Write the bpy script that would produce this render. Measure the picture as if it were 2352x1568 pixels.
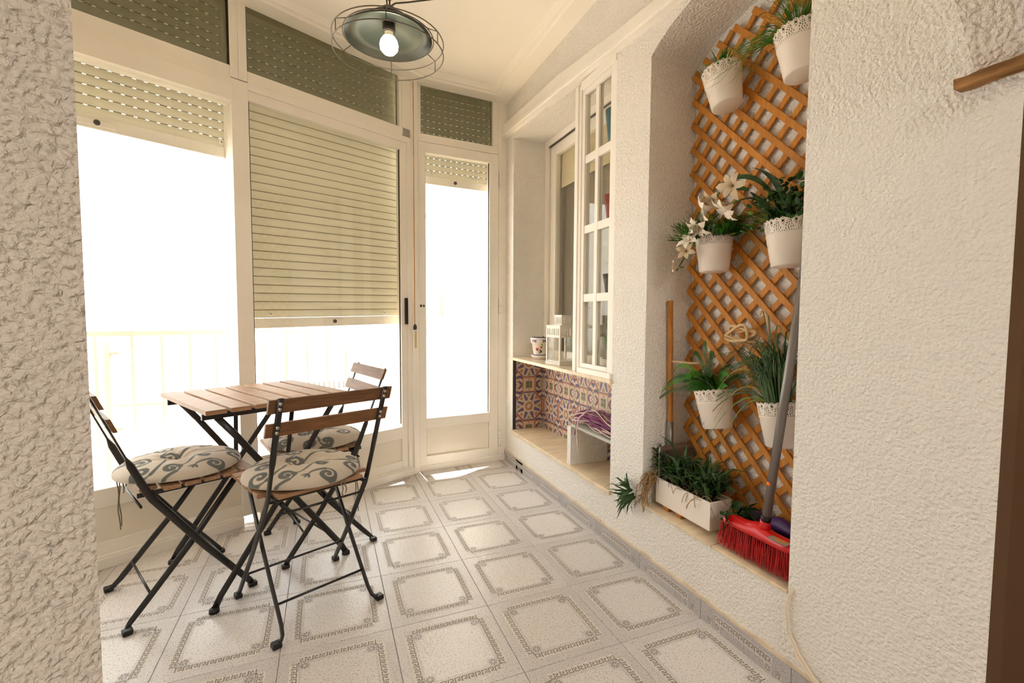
import bpy, math, random
import numpy as np
from mathutils import Vector, Matrix
random.seed(7); rng = np.random.default_rng(7)
for o in list(bpy.data.objects): bpy.data.objects.remove(o)
sc = bpy.context.scene
COL = sc.collection
sin, cos, pi, R = math.sin, math.cos, math.pi, math.radians

# ------------------------------------------------------------------ camera
cam = bpy.data.objects.new('camera', bpy.data.cameras.new('camera')); COL.objects.link(cam)
cam.data.sensor_width = 36; cam.data.lens = 1063.63/2352*36; cam.data.clip_start = .02
def _cam(yaw, pitch, roll, loc):
    f = Vector((-sin(yaw)*cos(pitch), cos(yaw)*cos(pitch), sin(pitch)))
    r = Vector((cos(yaw), sin(yaw), 0)); u = r.cross(f)
    r2 = cos(roll)*r+sin(roll)*u; u2 = -sin(roll)*r+cos(roll)*u
    cam.matrix_world = Matrix(((r2.x, u2.x, -f.x, loc[0]), (r2.y, u2.y, -f.y, loc[1]), (r2.z, u2.z, -f.z, loc[2]), (0, 0, 0, 1)))
_cam(R(-21.924), R(-3.248), R(.295), (-1.186, -2.512, 1.035))
sc.camera = cam
# ------------------------------------------------------------------ world, sun, exposure
w = bpy.data.worlds.new('sky'); sc.world = w; w.use_nodes = True
bg = w.node_tree.nodes['Background']; bg.inputs[0].default_value = (.94, .97, 1, 1); bg.inputs[1].default_value = 4.5
sun = bpy.data.objects.new('sun', bpy.data.lights.new('sun', 'SUN')); COL.objects.link(sun)
sun.data.energy = 34; sun.data.color = (1, .95, .86); sun.data.angle = R(.5)
SD = Vector((.02, -.25, -1)).normalized()
sun.rotation_euler = SD.to_track_quat('-Z', 'Y').to_euler()
sc.view_settings.view_transform = 'Standard'; sc.view_settings.look = 'None'
sc.view_settings.gamma = 1; sc.view_settings.use_curve_mapping = False
sc.view_settings.exposure = 0.42
rl_ = bpy.data.lights.new('room_light', 'AREA'); rl_.shape = 'DISK'; rl_.size = 1.2; rl_.energy = 42; rl_.color = (1, .95, .90)
rlo = bpy.data.objects.new('room_light', rl_); COL.objects.link(rlo); rlo.location = (-.6, -4.3, 2.45)
try:
    sc.cycles.max_bounces = 12; sc.cycles.diffuse_bounces = 7; sc.cycles.transparent_max_bounces = 24
    sc.cycles.sample_clamp_indirect = 8
except Exception: pass

# ------------------------------------------------------------------ materials
M = {}
def srgb(h):
    c = [int(h[i:i+2], 16)/255 for i in (0, 2, 4)]
    return tuple((x/12.92 if x <= .04045 else ((x+.055)/1.055)**2.4) for x in c)
class NT:
    def __init__(s, name):
        s.m = bpy.data.materials.new(name); s.m.use_nodes = True; s.t = s.m.node_tree; s.n = s.t.nodes
        s.b = s.n['Principled BSDF']; M[name] = s.m
    def new(s, typ, **kw):
        n = s.n.new(typ)
        for k, v in kw.items(): setattr(n, k, v)
        return n
    def link(s, a, b): s.t.links.new(a, b)
def mat(name, col, rough=.6, metal=0, var=.06, vscale=8, bump=0, bscale=60, objvar=0, spec=.5, stretch=None, subsurf=0):
    x = NT(name); b = x.b
    b.inputs['Roughness'].default_value = rough; b.inputs['Metallic'].default_value = metal
    b.inputs['Specular IOR Level'].default_value = spec
    tc = x.new('ShaderNodeTexCoord'); mp = x.new('ShaderNodeMapping'); x.link(tc.outputs['Object'], mp.inputs[0])
    if stretch: mp.inputs['Scale'].default_value = stretch
    nz = x.new('ShaderNodeTexNoise'); nz.inputs['Scale'].default_value = vscale; nz.inputs['Detail'].default_value = 5
    x.link(mp.outputs[0], nz.inputs[0])
    rp = x.new('ShaderNodeValToRGB'); c = srgb(col)
    rp.color_ramp.elements[0].position = .3; rp.color_ramp.elements[1].position = .7
    rp.color_ramp.elements[0].color = tuple(v*(1-var*1.6) for v in c)+(1,)
    rp.color_ramp.elements[1].color = tuple(min(1, v*(1+var)) for v in c)+(1,)
    x.link(nz.outputs[0], rp.inputs[0]); out = rp.outputs[0]
    if objvar:
        oi = x.new('ShaderNodeObjectInfo'); hs = x.new('ShaderNodeHueSaturation')
        mr = x.new('ShaderNodeMapRange'); mr.inputs[3].default_value = 1-objvar; mr.inputs[4].default_value = 1+objvar
        x.link(oi.outputs['Random'], mr.inputs[0]); x.link(mr.outputs[0], hs.inputs['Value']); x.link(out, hs.inputs['Color']); out = hs.outputs[0]
    x.link(out, b.inputs['Base Color'])
    if bump:
        n2 = x.new('ShaderNodeTexNoise'); n2.inputs['Scale'].default_value = bscale; n2.inputs['Detail'].default_value = 3
        x.link(mp.outputs[0], n2.inputs[0])
        bp = x.new('ShaderNodeBump'); bp.inputs['Strength'].default_value = bump; bp.inputs['Distance'].default_value = .002
        x.link(n2.outputs[0], bp.inputs['Height']); x.link(bp.outputs[0], b.inputs['Normal'])
    return x
def stucco(name, col, scale, dist, strength=.8):
    x = NT(name); b = x.b; b.inputs['Roughness'].default_value = .9; b.inputs['Specular IOR Level'].default_value = .15
    tc = x.new('ShaderNodeTexCoord')
    nz = x.new('ShaderNodeTexNoise'); nz.inputs['Scale'].default_value = scale; nz.inputs['Detail'].default_value = 3.5; nz.inputs['Distortion'].default_value = .6
    vo = x.new('ShaderNodeTexVoronoi'); vo.inputs['Scale'].default_value = scale*.9; vo.feature = 'SMOOTH_F1'
    lo = x.new('ShaderNodeTexNoise'); lo.inputs['Scale'].default_value = 2.2
    for n in (nz, vo, lo): x.link(tc.outputs['Object'], n.inputs[0])
    ad = x.new('ShaderNodeMath', operation='SUBTRACT'); x.link(nz.outputs[0], ad.inputs[0]); x.link(vo.outputs[0], ad.inputs[1])
    mr = x.new('ShaderNodeMapRange'); mr.inputs[1].default_value = -.4; mr.inputs[2].default_value = .45; x.link(ad.outputs[0], mr.inputs[0])
    bp = x.new('ShaderNodeBump'); bp.inputs['Strength'].default_value = strength; bp.inputs['Distance'].default_value = dist
    x.link(mr.outputs[0], bp.inputs['Height']); x.link(bp.outputs[0], b.inputs['Normal'])
    rp = x.new('ShaderNodeValToRGB'); c = srgb(col)
    rp.color_ramp.elements[0].color = tuple(v*.93 for v in c)+(1,); rp.color_ramp.elements[1].color = c+(1,)
    x.link(lo.outputs[0], rp.inputs[0]); x.link(rp.outputs[0], b.inputs['Base Color'])
stucco('stucco', 'f5f1ea', 140, .0075, .75)
stucco('stucco_rough', 'efe8dd', 115, .010, .9)
mat('plaster', 'f5eee2', .85, var=.03, vscale=3, bump=.25, bscale=40)
mat('ceiling_paint', 'f8f3e8', .85, var=.02, vscale=2)
mat('wall_dark', '5b3f24', .8, var=.08, vscale=4)
mat('alu_white', 'f3eee4', .38, var=.035, vscale=3)
mat('trim_white', 'f5f0e7', .45, var=.03, vscale=5)
mat('panel_white', 'ece5d6', .45, var=.03, vscale=3)
mat('gasket', '3a342c', .7)
mat('marble', 'e2cfb0', .25, var=.10, vscale=9, stretch=(1, 3, 3))
mat('black_plastic', '17130f', .45)
mat('black_metal', '17120f', .38, var=.15, vscale=20, bump=.15, bscale=200, spec=.6)
mat('screw', 'b9b0a0', .3, metal=.9)
mat('steel', '9a9590', .4, metal=.8, var=.12, vscale=10)
mat('grey_pole', '87817e', .35, metal=.4, var=.05)
mat('brass_cream', 'd9c08a', .5)
mat('rust_orange', 'c98a35', .8, var=.2, vscale=20)
def wood(name, a, b_, scale=1, stretch=(1, 12, 12), rough=.5, objvar=.1):
    x = mat(name, a, rough, var=.05, vscale=6*scale, stretch=stretch, objvar=objvar, bump=.2, bscale=30*scale)
    rp = [n for n in x.n if n.type == 'VALTORGB'][0]
    rp.color_ramp.elements[0].color = srgb(b_)+(1,); rp.color_ramp.elements[1].color = srgb(a)+(1,)
wood('slat_wood', 'ac8664', '866346', stretch=(2, 25, 25))
wood('slat_wood_dark', '80552f', '5c3b1e', stretch=(2, 25, 25))
wood('trellis_wood', 'cd8a34', 'b4701f', stretch=(25, 25, 2), objvar=.12, rough=.6)
wood('handle_wood', 'c98b44', 'b0732f', stretch=(25, 25, 2))
wood('block_wood', 'cc8038', 'b0662a', stretch=(6, 6, 6))
wood('old_wood', 'b0824c', '6e4a22', stretch=(8, 2, 8), rough=.8)
mat('lamp_green', '474f48', .35, metal=.4, var=.10, vscale=6)
mat('lamp_dark', '37332b', .45, metal=.3)
mat('cage_metal', '5f5a4c', .4, metal=.3)
mat('pot_white', 'ece2d6', .42, var=.02)
mat('pot_dark', '2a2e2c', .5); mat('pot_teal', '0f7484', .4); mat('pot_red', '9c1426', .4)
mat('planter_white', 'efe6dd', .4, var=.02)
mat('soil', '3b2d1f', .95, var=.3, vscale=60, bump=1, bscale=80)
for n, c in dict(leaf_bright='3f8a1c', leaf_green='2e6a1d', leaf_mid='3d5c26', leaf_dark='2c4a22', leaf_olive='8c8a22', leaf_lime='62851f', leaf_grass='3f5628', leaf_yellow='a98b2c', aloe='48683c', aloe_tip='5c5a36').items():
    x = mat(n, c, .5, var=.25, vscale=25); x.b.inputs['Specular IOR Level'].default_value = .35
mat('petal', 'efe4d2', .6, var=.06, vscale=20); mat('petal_old', 'cdb99a', .6, var=.1, vscale=20)
mat('dry_root', 'a8845a', .8, var=.2, vscale=30)
mat('cord_beige', 'd8b98c', .8); mat('cable_white', 'd9cbb4', .5)
mat('yarn_purple', '8a4a72', .9, var=.1, vscale=40); mat('yarn_white', 'd8c4b4', .9, var=.1, vscale=40)
mat('broom_red', 'd40f12', .3, var=.05, spec=.6); mat('bristle_red', 'b8090c', .6, var=.2, vscale=60)
mat('broom_purple', '4a2468', .4); mat('bristle_black', '1b1a1e', .6); mat('label_silver', '9c9a86', .5); mat('label_orange', 'd98a2a', .5); mat('dot_orange', 'ff7a1a', .4)
mat('navy_trim', '2a2a3c', .6); mat('lantern_white', 'efe9e0', .4); mat('blind', 'dccfae', .8); mat('curtain_grey', '857c6e', .85, var=.05, stretch=(1, 14, 1))
mat('shade_strap', 'cfc0a2', .7); mat('tie_cloth', '8a806c', .9); mat('railing_white', 'f4f1ea', .5); mat('out_white', 'f7f4ee', .8); mat('out_cream', 'e6dfd0', .8); mat('out_floor', 'd8cbb4', .8)
mat('ac_grey', 'b9b6ac', .6); mat('out_deep', 'a8977c', .8); mat('vent_dark', '77736c', .7); mat('warn_yellow', 'b88a1c', .6); mat('terracotta', 'b59a86', .8)
mat('ceramic', 'efe6df', .2, var=.03); mat('paint_blue', '3a3f86', .3); mat('paint_red', 'c9482c', .3); mat('paint_green', '33452c', .3); mat('paint_lime', '8fa53c', .3)
mat('mirror_back', 'bfae96', .5)
# pvc slats, slightly translucent
x = mat('shutter_pvc', 'dcd9ca', .5, var=.04, vscale=4)
tr = x.new('ShaderNodeBsdfTranslucent'); tr.inputs[0].default_value = srgb('dcd6c4')+(1,)
mx = x.new('ShaderNodeMixShader'); mx.inputs[0].default_value = .27
x.link(x.b.outputs[0], mx.inputs[1]); x.link(tr.outputs[0], mx.inputs[2]); x.link(mx.outputs[0], x.n['Material Output'].inputs[0])
mat('shutter_joint', '8f866c', .7)
def glass(name, tint, refl=.9):
    x = NT(name); n = x.n; n.remove(x.b)
    t = x.new('ShaderNodeBsdfTransparent'); t.inputs[0].default_value = tint+(1,)
    g = x.new('ShaderNodeBsdfGlossy'); g.inputs['Roughness'].default_value = .02; g.inputs[0].default_value = (refl,)*3+(1,)
    lw = x.new('ShaderNodeLayerWeight'); lw.inputs[0].default_value = .5
    pw = x.new('ShaderNodeMath', operation='POWER'); pw.inputs[1].default_value = 4.0; x.link(lw.outputs['Facing'], pw.inputs[0])
    f = x.new('ShaderNodeMath', operation='MULTIPLY_ADD'); f.inputs[1].default_value = .55; f.inputs[2].default_value = .035; x.link(pw.outputs[0], f.inputs[0])
    m = x.new('ShaderNodeMixShader'); x.link(f.outputs[0], m.inputs[0]); x.link(t.outputs[0], m.inputs[1]); x.link(g.outputs[0], m.inputs[2])
    x.link(m.outputs[0], n['Material Output'].inputs[0])
glass('glass', (.97, .97, .95)); glass('glass_shade_tint', (.60, .60, .54)); glass('glass_dark', (.42, .40, .37))  # transom pane tint stands in for the shade on the upper shutters
x = NT('bulb'); x.b.inputs['Emission Color'].default_value = (1, .88, .66, 1); x.b.inputs['Emission Strength'].default_value = 26
x.b.inputs['Base Color'].default_value = (1, .95, .85, 1)
x = NT('bulb_neck'); x.b.inputs['Emission Color'].default_value = (1, .7, .35, 1); x.b.inputs['Emission Strength'].default_value = .35
# colour attribute materials
def attr_mat(name, rough, bump=0, bscale=100):
    x = mat(name, 'ffffff', rough, bump=bump, bscale=bscale, var=.05, vscale=40)
    a = x.new('ShaderNodeAttribute'); a.attribute_name = 'Col'
    mm = x.new('ShaderNodeMix', data_type='RGBA', blend_type='MULTIPLY'); mm.inputs[0].default_value = 1
    rp = [n for n in x.n if n.type == 'VALTORGB'][0]
    x.link(rp.outputs[0], mm.inputs[6]); x.link(a.outputs[0], mm.inputs[7]); x.link(mm.outputs[2], x.b.inputs['Base Color'])
    return x
attr_mat('mosaic', .45); attr_mat('linen', .95, bump=.5, bscale=900)
# terrazzo floor tile materials
def terrazzo(name, base, c1, c2, rough=.28):
    x = NT(name); b = x.b; tc = x.new('ShaderNodeTexCoord'); oi = x.new('ShaderNodeObjectInfo')
    va = x.new('ShaderNodeVectorMath', operation='ADD'); sc_ = x.new('ShaderNodeVectorMath', operation='SCALE'); sc_.inputs[3].default_value = 3.7
    x.link(oi.outputs['Location'], sc_.inputs[0]); x.link(tc.outputs['Object'], va.inputs[0]); x.link(sc_.outputs[0], va.inputs[1])
    def spots(scale, thr, sharp=.02):
        v = x.new('ShaderNodeTexNoise'); v.inputs['Scale'].default_value = scale; v.inputs['Detail'].default_value = 2.5
        x.link(va.outputs[0], v.inputs[0])
        m = x.new('ShaderNodeMapRange'); m.inputs[1].default_value = thr; m.inputs[2].default_value = thr+sharp*3
        x.link(v.outputs[0], m.inputs[0]); return m.outputs[0]
    out = None
    col = srgb(base)+(1,)
    for s, t, c in ((170, .62, c1), (240, .60, c2)):
        mm = x.new('ShaderNodeMix', data_type='RGBA'); x.link(spots(s, t), mm.inputs[0])
        if out is None: mm.inputs[6].default_value = col
        else: x.link(out, mm.inputs[6])
        mm.inputs[7].default_value = srgb(c)+(1,); out = mm.outputs[2]
    hs = x.new('ShaderNodeHueSaturation'); mr = x.new('ShaderNodeMapRange'); mr.inputs[3].default_value = .93; mr.inputs[4].default_value = 1.05
    x.link(oi.outputs['Random'], mr.inputs[0]); x.link(mr.outputs[0], hs.inputs['Value']); x.link(out, hs.inputs['Color']); x.link(hs.outputs[0], b.inputs['Base Color'])
    b.inputs['Roughness'].default_value = rough
    nz = x.new('ShaderNodeTexNoise'); nz.inputs['Scale'].default_value = 110; nz.inputs['Detail'].default_value = 2; x.link(va.outputs[0], nz.inputs[0])
    bp = x.new('ShaderNodeBump'); bp.inputs['Strength'].default_value = .45; bp.inputs['Distance'].default_value = .0022
    x.link(nz.outputs[0], bp.inputs['Height']); x.link(bp.outputs[0], b.inputs['Normal'])
terrazzo('tile_field', 'd8d4d0', 'b4977d', '8d8378')
terrazzo('tile_border', 'cbc6c3', 'a89c92', '88827e')
terrazzo('tile_skirt', 'b7b3b4', '9c9290', '8a8380', .4)
mat('key_ink', '898179', .5, var=.15, vscale=60); mat('key_line', 'd6cfc7', .5); mat('grout', 'a8937a', .9, var=.2, vscale=20)
mat('mortar', 'dccab0', .9, var=.12, vscale=12, bump=.6, bscale=80); mat('key_ink2', '8f8886', .6, var=.1, vscale=60)

# ------------------------------------------------------------------ mesh builder
class MB:
    def __init__(s): s.v = []; s.f = []; s.m = []; s.names = []; s.sm = []
    def mi(s, name):
        if name not in s.names: s.names.append(name)
        return s.names.index(name)
    def face(s, idx, m, smooth=False): s.f.append(tuple(idx)); s.m.append(s.mi(m)); s.sm.append(smooth)
    def add(s, verts): b = len(s.v); s.v.extend([tuple(p) for p in verts]); return b
    def quad(s, a, b, c, d, m, smooth=False):
        i = s.add((a, b, c, d)); s.face((i, i+1, i+2, i+3), m, smooth)
    def box(s, x0, x1, y0, y1, z0, z1, m, T=None):
        if x0 > x1: x0, x1 = x1, x0
        if y0 > y1: y0, y1 = y1, y0
        if z0 > z1: z0, z1 = z1, z0
        P = [Vector(p) for p in ((x0, y0, z0), (x1, y0, z0), (x1, y1, z0), (x0, y1, z0), (x0, y0, z1), (x1, y0, z1), (x1, y1, z1), (x0, y1, z1))]
        if T is not None: P = [T @ p for p in P]
        b = s.add(P)
        for q in ((0, 3, 2, 1), (4, 5, 6, 7), (0, 1, 5, 4), (1, 2, 6, 5), (2, 3, 7, 6), (3, 0, 4, 7)): s.face([b+i for i in q], m)
        return s
    def prism(s, poly, z0, z1, m, T=None):
        n = len(poly); P = [Vector((p[0], p[1], z0)) for p in poly]+[Vector((p[0], p[1], z1)) for p in poly]
        if T is not None: P = [T @ p for p in P]
        b = s.add(P); s.face([b+i for i in reversed(range(n))], m); s.face([b+n+i for i in range(n)], m)
        for i in range(n): j = (i+1) % n; s.face((b+i, b+j, b+n+j, b+n+i), m)
        return s
    def sweep(s, pts, ra, m, rb=None, ref=None, seg=8, caps=True, smooth=True, closed=False):
        pts = [Vector(p) for p in pts]; n = len(pts)
        if not isinstance(ra, (list, tuple)): ra = [ra]*n
        if rb is None: rb = ra
        elif not isinstance(rb, (list, tuple)): rb = [rb]*n
        rings = []; prev = None
        for i in range(n):
            if closed: t = pts[(i+1) % n]-pts[i-1]
            else: t = pts[min(i+1, n-1)]-pts[max(i-1, 0)]
            if t.length < 1e-9: t = Vector((0, 0, 1))
            t.normalize()
            if ref is not None: a = Vector(ref)
            elif prev is not None: a = prev
            else: a = Vector((0, 0, 1)) if abs(t.z) < .9 else Vector((1, 0, 0))
            a = a-t*a.dot(t)
            if a.length < 1e-6: a = t.orthogonal()
            a.normalize(); prev = a; b_ = t.cross(a)
            rings.append(s.add([pts[i]+a*(ra[i]*cos(2*pi*k/seg))+b_*(rb[i]*sin(2*pi*k/seg)) for k in range(seg)]))
        rr = range(n) if closed else range(n-1)
        for i in rr:
            A = rings[i]; B = rings[(i+1) % n]
            for k in range(seg): k2 = (k+1) % seg; s.face((A+k, A+k2, B+k2, B+k), m, smooth)
        if caps and not closed:
            s.face([rings[0]+k for k in reversed(range(seg))], m); s.face([rings[-1]+k for k in range(seg)], m)
        return s
    def lathe(s, prof, m, seg=32, T=None, smooth=True, mats=None):
        rows = []
        for (r, z) in prof:
            P = [Vector((r*cos(2*pi*k/seg), r*sin(2*pi*k/seg), z)) for k in range(seg)] if r > 1e-6 else [Vector((0, 0, z))]
            if T is not None: P = [T @ p for p in P]
            rows.append((s.add(P), len(P)))
        for i in range(len(rows)-1):
            (A, na), (B, nb) = rows[i], rows[i+1]; mm = mats[i] if mats else m
            for k in range(seg):
                k2 = (k+1) % seg
                if na == 1 and nb == 1: continue
                if na == 1: s.face((A, B+k2, B+k), mm, smooth)
                elif nb == 1: s.face((A+k, A+k2, B), mm, smooth)
                else: s.face((A+k, A+k2, B+k2, B+k), mm, smooth)
        return s
    def ribbon(s, pts, widths, side, m, fold=0):
        """leaf blade: pts polyline, side vector"""
        n = len(pts); side = Vector(side).normalized(); L = []
        for p, wd in zip(pts, widths):
            p = Vector(p); L.append(s.add((p-side*wd/2, p+Vector((0, 0, -fold*wd)), p+side*wd/2)))
        for i in range(n-1):
            A, B = L[i], L[i+1]
            s.face((A, A+1, B+1, B), m, True); s.face((A+1, A+2, B+2, B+1), m, True)
        return s
    def mesh(s, name):
        me = bpy.data.meshes.new(name); me.from_pydata(s.v, [], s.f)
        for nme in s.names: me.materials.append(M[nme])
        me.polygons.foreach_set('material_index', s.m); me.polygons.foreach_set('use_smooth', s.sm)
        me.update(); return me
    def build(s, name, parent=None, bevel=0, **kw):
        return link(name, s.mesh(name), parent, bevel, **kw)
def link(name, me, parent=None, bevel=0, loc=None, rot=None, **kw):
    o = bpy.data.objects.new(name, me); COL.objects.link(o)
    if parent is not None: o.parent = parent
    if loc is not None: o.location = loc
    if rot is not None: o.rotation_euler = rot
    if bevel:
        b = o.modifiers.new('bevel', 'BEVEL'); b.width = bevel; b.segments = 2; b.limit_method = 'ANGLE'
    for k, v in kw.items(): o[k] = v
    return o
def thing(name, label, cat, loc=(0, 0, 0), rz=0, group=None, rot=None):
    o = bpy.data.objects.new(name, None); COL.objects.link(o); o.location = loc
    o.rotation_euler = rot if rot is not None else (0, 0, rz); o.empty_display_size = .05
    o['label'] = label; o['category'] = cat
    if group: o['group'] = group
    return o
def tag(o, label, cat, group=None):
    o['label'] = label; o['category'] = cat
    if group: o['group'] = group
    return o
def struct(name, loc=(0, 0, 0), rz=0):
    o = bpy.data.objects.new(name, None); COL.objects.link(o); o.location = loc; o.rotation_euler = (0, 0, rz); o['kind'] = 'structure'
    return o
def copy_tree(root, loc, rz, label=None, skip=()):
    r = root.copy(); COL.objects.link(r); r.location = loc; r.rotation_euler = (0, 0, rz)
    if label: r['label'] = label
    for ch in list(root.children):
        if ch.name.split('.')[0] in skip: continue
        c = ch.copy(); COL.objects.link(c); c.parent = r
        for g in list(ch.children):
            d = g.copy(); COL.objects.link(d); d.parent = c
    return r

T = .333
# ================================================================== STRUCTURE
A = Vector((-.6527, .4995, 0)); AW = math.atan2(2.095, 4.263)       # window wall corner and angle
B = Vector((0, .5628, 0)); AD = math.atan2(.15, 1.94)              # door wall
# ---- floor: tiles as parts
floor = MB().box(-3.6, 1.2, -5.2, 2.4, -.12, -.012, 'grout').build('floor', kind='structure')
KEY = [(0, 0, .17, 1), (.17, .83, .83, 1), (.66, .36, .83, .83), (.36, .36, .66, .52), (.17, 0, 1, .0)]
KEY = [(.0, .0, .18, 1), (.18, .82, .86, 1), (.68, .40, .86, .82), (.40, .40, .68, .56), (.40, .18, .56, .40), (.56, .18, 1.0, .30)]
def key_band(mb, ox, oy, ux, uy, length, wd, z, m, nrm=None, line=True):
    """meander band; origin, along (ux,uy), across = rotated left"""
    n = max(1, round(length/(wd*1.02))); st = length/n
    def P(a, b, dz=0):
        return nrm(ox+ux*a-uy*b, oy+uy*a+ux*b, z+dz)
    if line: mb.quad(P(-.002, -.0035), P(length+.002, -.0035), P(length+.002, wd+.0035), P(-.002, wd+.0035), 'key_line')
    for i in range(n):
        for (x0, y0, x1, y1) in KEY:
            mb.quad(P(i*st+x0*st, y0*wd, .0002), P(i*st+min(x1, 1)*st, y0*wd, .0002), P(i*st+min(x1, 1)*st, y1*wd, .0002), P(i*st+x0*st, y1*wd, .0002), m)
def flower(mb, cx, cy, r, z, m, nrm):
    mb.quad(nrm(cx-r*1.25, cy-r*1.25, z), nrm(cx+r*1.25, cy-r*1.25, z), nrm(cx+r*1.25, cy+r*1.25, z), nrm(cx-r*1.25, cy+r*1.25, z), 'tile_border')
    for k in range(8):
        a = k*pi/4; c, s_ = cos(a), sin(a)
        def q(t, v): return nrm(cx+c*t-s_*v, cy+s_*t+c*v, z+.0002)
        mb.quad(q(r*.22, 0), q(r*.75, -r*.2), q(r*1.05, 0), q(r*.75, r*.2), m)
idn = lambda a, b, c: (a, b, c)
def floor_tile():
    mb = MB(); h = T/2-.0006; e = .0012; inn = .103
    b = mb.add([(-h, -h, -.012), (h, -h, -.012), (h, h, -.012), (-h, h, -.012), (-h, -h, -e), (h, -h, -e), (h, h, -e), (-h, h, -e),
                (-h+e, -h+e, 0), (h-e, -h+e, 0), (h-e, h-e, 0), (-h+e, h-e, 0), (-inn, -inn, 0), (inn, -inn, 0), (inn, inn, 0), (-inn, inn, 0)])
    for i in range(4):
        j = (i+1) % 4
        for k in (0, 4, 8): mb.face((b+k+i, b+k+j, b+k+4+j, b+k+4+i), 'tile_border')
    mb.face((b+12, b+13, b+14, b+15), 'tile_field')
    o = .1130; wd = .0190; L = 2*.1130-.004
    for (ux, uy, ox, oy) in ((1, 0, -.1110, -o-wd), (0, 1, o+wd, -.1110), (-1, 0, .1110, o+wd), (0, -1, -o-wd, .1110)):
        key_band(mb, ox, oy, ux, uy, L, wd, .0002, 'key_ink', idn)
    for sx in (-1, 1):
        for sy in (-1, 1): flower(mb, sx*.0945, sy*.0945, .013, .0002, 'key_ink', idn)
    return mb.mesh('tile')
tile_me = floor_tile()
def inroom(x, y):
    # inside glazing line
    lx = (x-A.x)*cos(AW)+(y-A.y)*sin(AW); ly = -(x-A.x)*sin(AW)+(y-A.y)*cos(AW)
    ok = ly < .02 if lx < 0 else True
    return ok and y < B.y+.02
for j in range(0, 9):
    for i in range(-2, 8):
        cx, cy = -(j+.5)*T, -(i+.5)*T
        if any(inroom(cx+a*T*.5, cy+b_*T*.5) for a in (-1, 1) for b_ in (-1, 1)):
            link('tile', tile_me, floor, loc=(cx, cy, 0), rot=(0, 0, random.choice((0, pi/2, pi, -pi/2))))
# ---- skirting tiles along the right wall
skirt = struct('baseboard_right')
def skirt_tile():
    mb = MB(); h = T/2-.001; H = .066
    mb.box(-.009, .004, -h, h, .0005, H, 'tile_skirt')
    nr = lambda a, b, c: (-.009-c, -a, b)   # a along -y (toward camera) , b up
    key_band(mb, -.1055, .031, 1, 0, .211, .0195, .0002, 'key_ink2', nr)
    for s_ in (-1, 1):
        flower(mb, s_*.094, .0155, .0105, .0002, 'key_ink2', nr)
        key_band(mb, s_*.128-.008, .003, 1, 0, .017, .014, .0002, 'key_ink2', nr)
        key_band(mb, s_*.128-.008, .016, 1, 0, .017, .010, .0002, 'key_ink2', nr, False)
    return mb.mesh('skirting_tile')
sk = skirt_tile()
ml = MB()
for k in range(40):
    ya, yb = .68-k*.06, .68-(k+1)*.06; ml.box(-.0055+random.uniform(-.0015, .0015), .002, ya, yb, .064, .073+random.uniform(0, .006), 'mortar')
ml.build('mortar_line', skirt)
for i in range(-2, 7):
    link('skirting_tile', sk, skirt, loc=(0, -(i+.5)*T+(.0 if i > -2 else -.115), 0))
# ---- right wall with niches
wr = MB(); X1 = .32
def wbox(y0, y1, z0, z1, x0=0, x1=X1, m='stucco'): wr.box(x0, x1, y0, y1, z0, z1, m)
ZT = 2.62
wbox(.42, .78, 0, ZT)
wbox(-.765, .42, 0, .225)
wbox(-.765, .42, .225, .745, .232)
wbox(-.765, .42, 2.215, ZT)
wbox(-.995, -.765, 0, ZT)
wbox(-1.64, -.995, 0, .262)
wbox(-1.64, -.995, .262, ZT, .228)
# arch head above niche
ARC = [(-.995, 2.035), (-1.03, 2.06), (-1.10, 2.092), (-1.17, 2.113), (-1.24, 2.128), (-1.32, 2.134), (-1.40, 2.128), (-1.47, 2.113), (-1.54, 2.092), (-1.61, 2.06), (-1.64, 2.035)]
mt = Matrix(((0, 0, 1, 0), (1, 0, 0, 0), (0, 1, 0, 0), (0, 0, 0, 1)))   # (a,b,h)->(x=h,y=a,z=b)
for (a, b_) in zip(ARC[:-1], ARC[1:]):
    wr.prism([(a[0], a[1]), (b_[0], b_[1]), (b_[0], ZT), (a[0], ZT)], 0, .228, 'stucco', mt)
wbox(-2.055, -1.64, 0, ZT)
wall_r = wr.build('wall_right', kind='structure')
# outside continuation of the right wall
MB().box(-.02, .32, .78, 2.3, -.1, 3.4, 'out_white').build('wall_outside', kind='structure')
# marble slabs
s1 = MB().box(-.014, .232, -.778, .415, .2255, .2465, 'marble').build('marble_ledge', bevel=.002); tag(s1, 'lower cream marble slab flooring the mosaic niche above the skirting', 'ledge')
s2 = MB().box(-.014, .25, -.772, .419, .731, .7495, 'marble').build('marble_ledge', bevel=.002); tag(s2, 'upper cream marble shelf under the kitchen window, holding pot and lantern', 'ledge')
for k, (a, b_) in enumerate(((-.995, -1.363), (-1.365, -1.64))):
    s = MB().box(-.004, .228, b_+.001, a-.001, .262, .272, 'marble').build('sill_tile', bevel=.001)
    tag(s, ['beige stone sill tile under the white planter, far half of arched niche', 'beige stone sill tile under the brooms, near half of arched niche'][k], 'sill')
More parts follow.
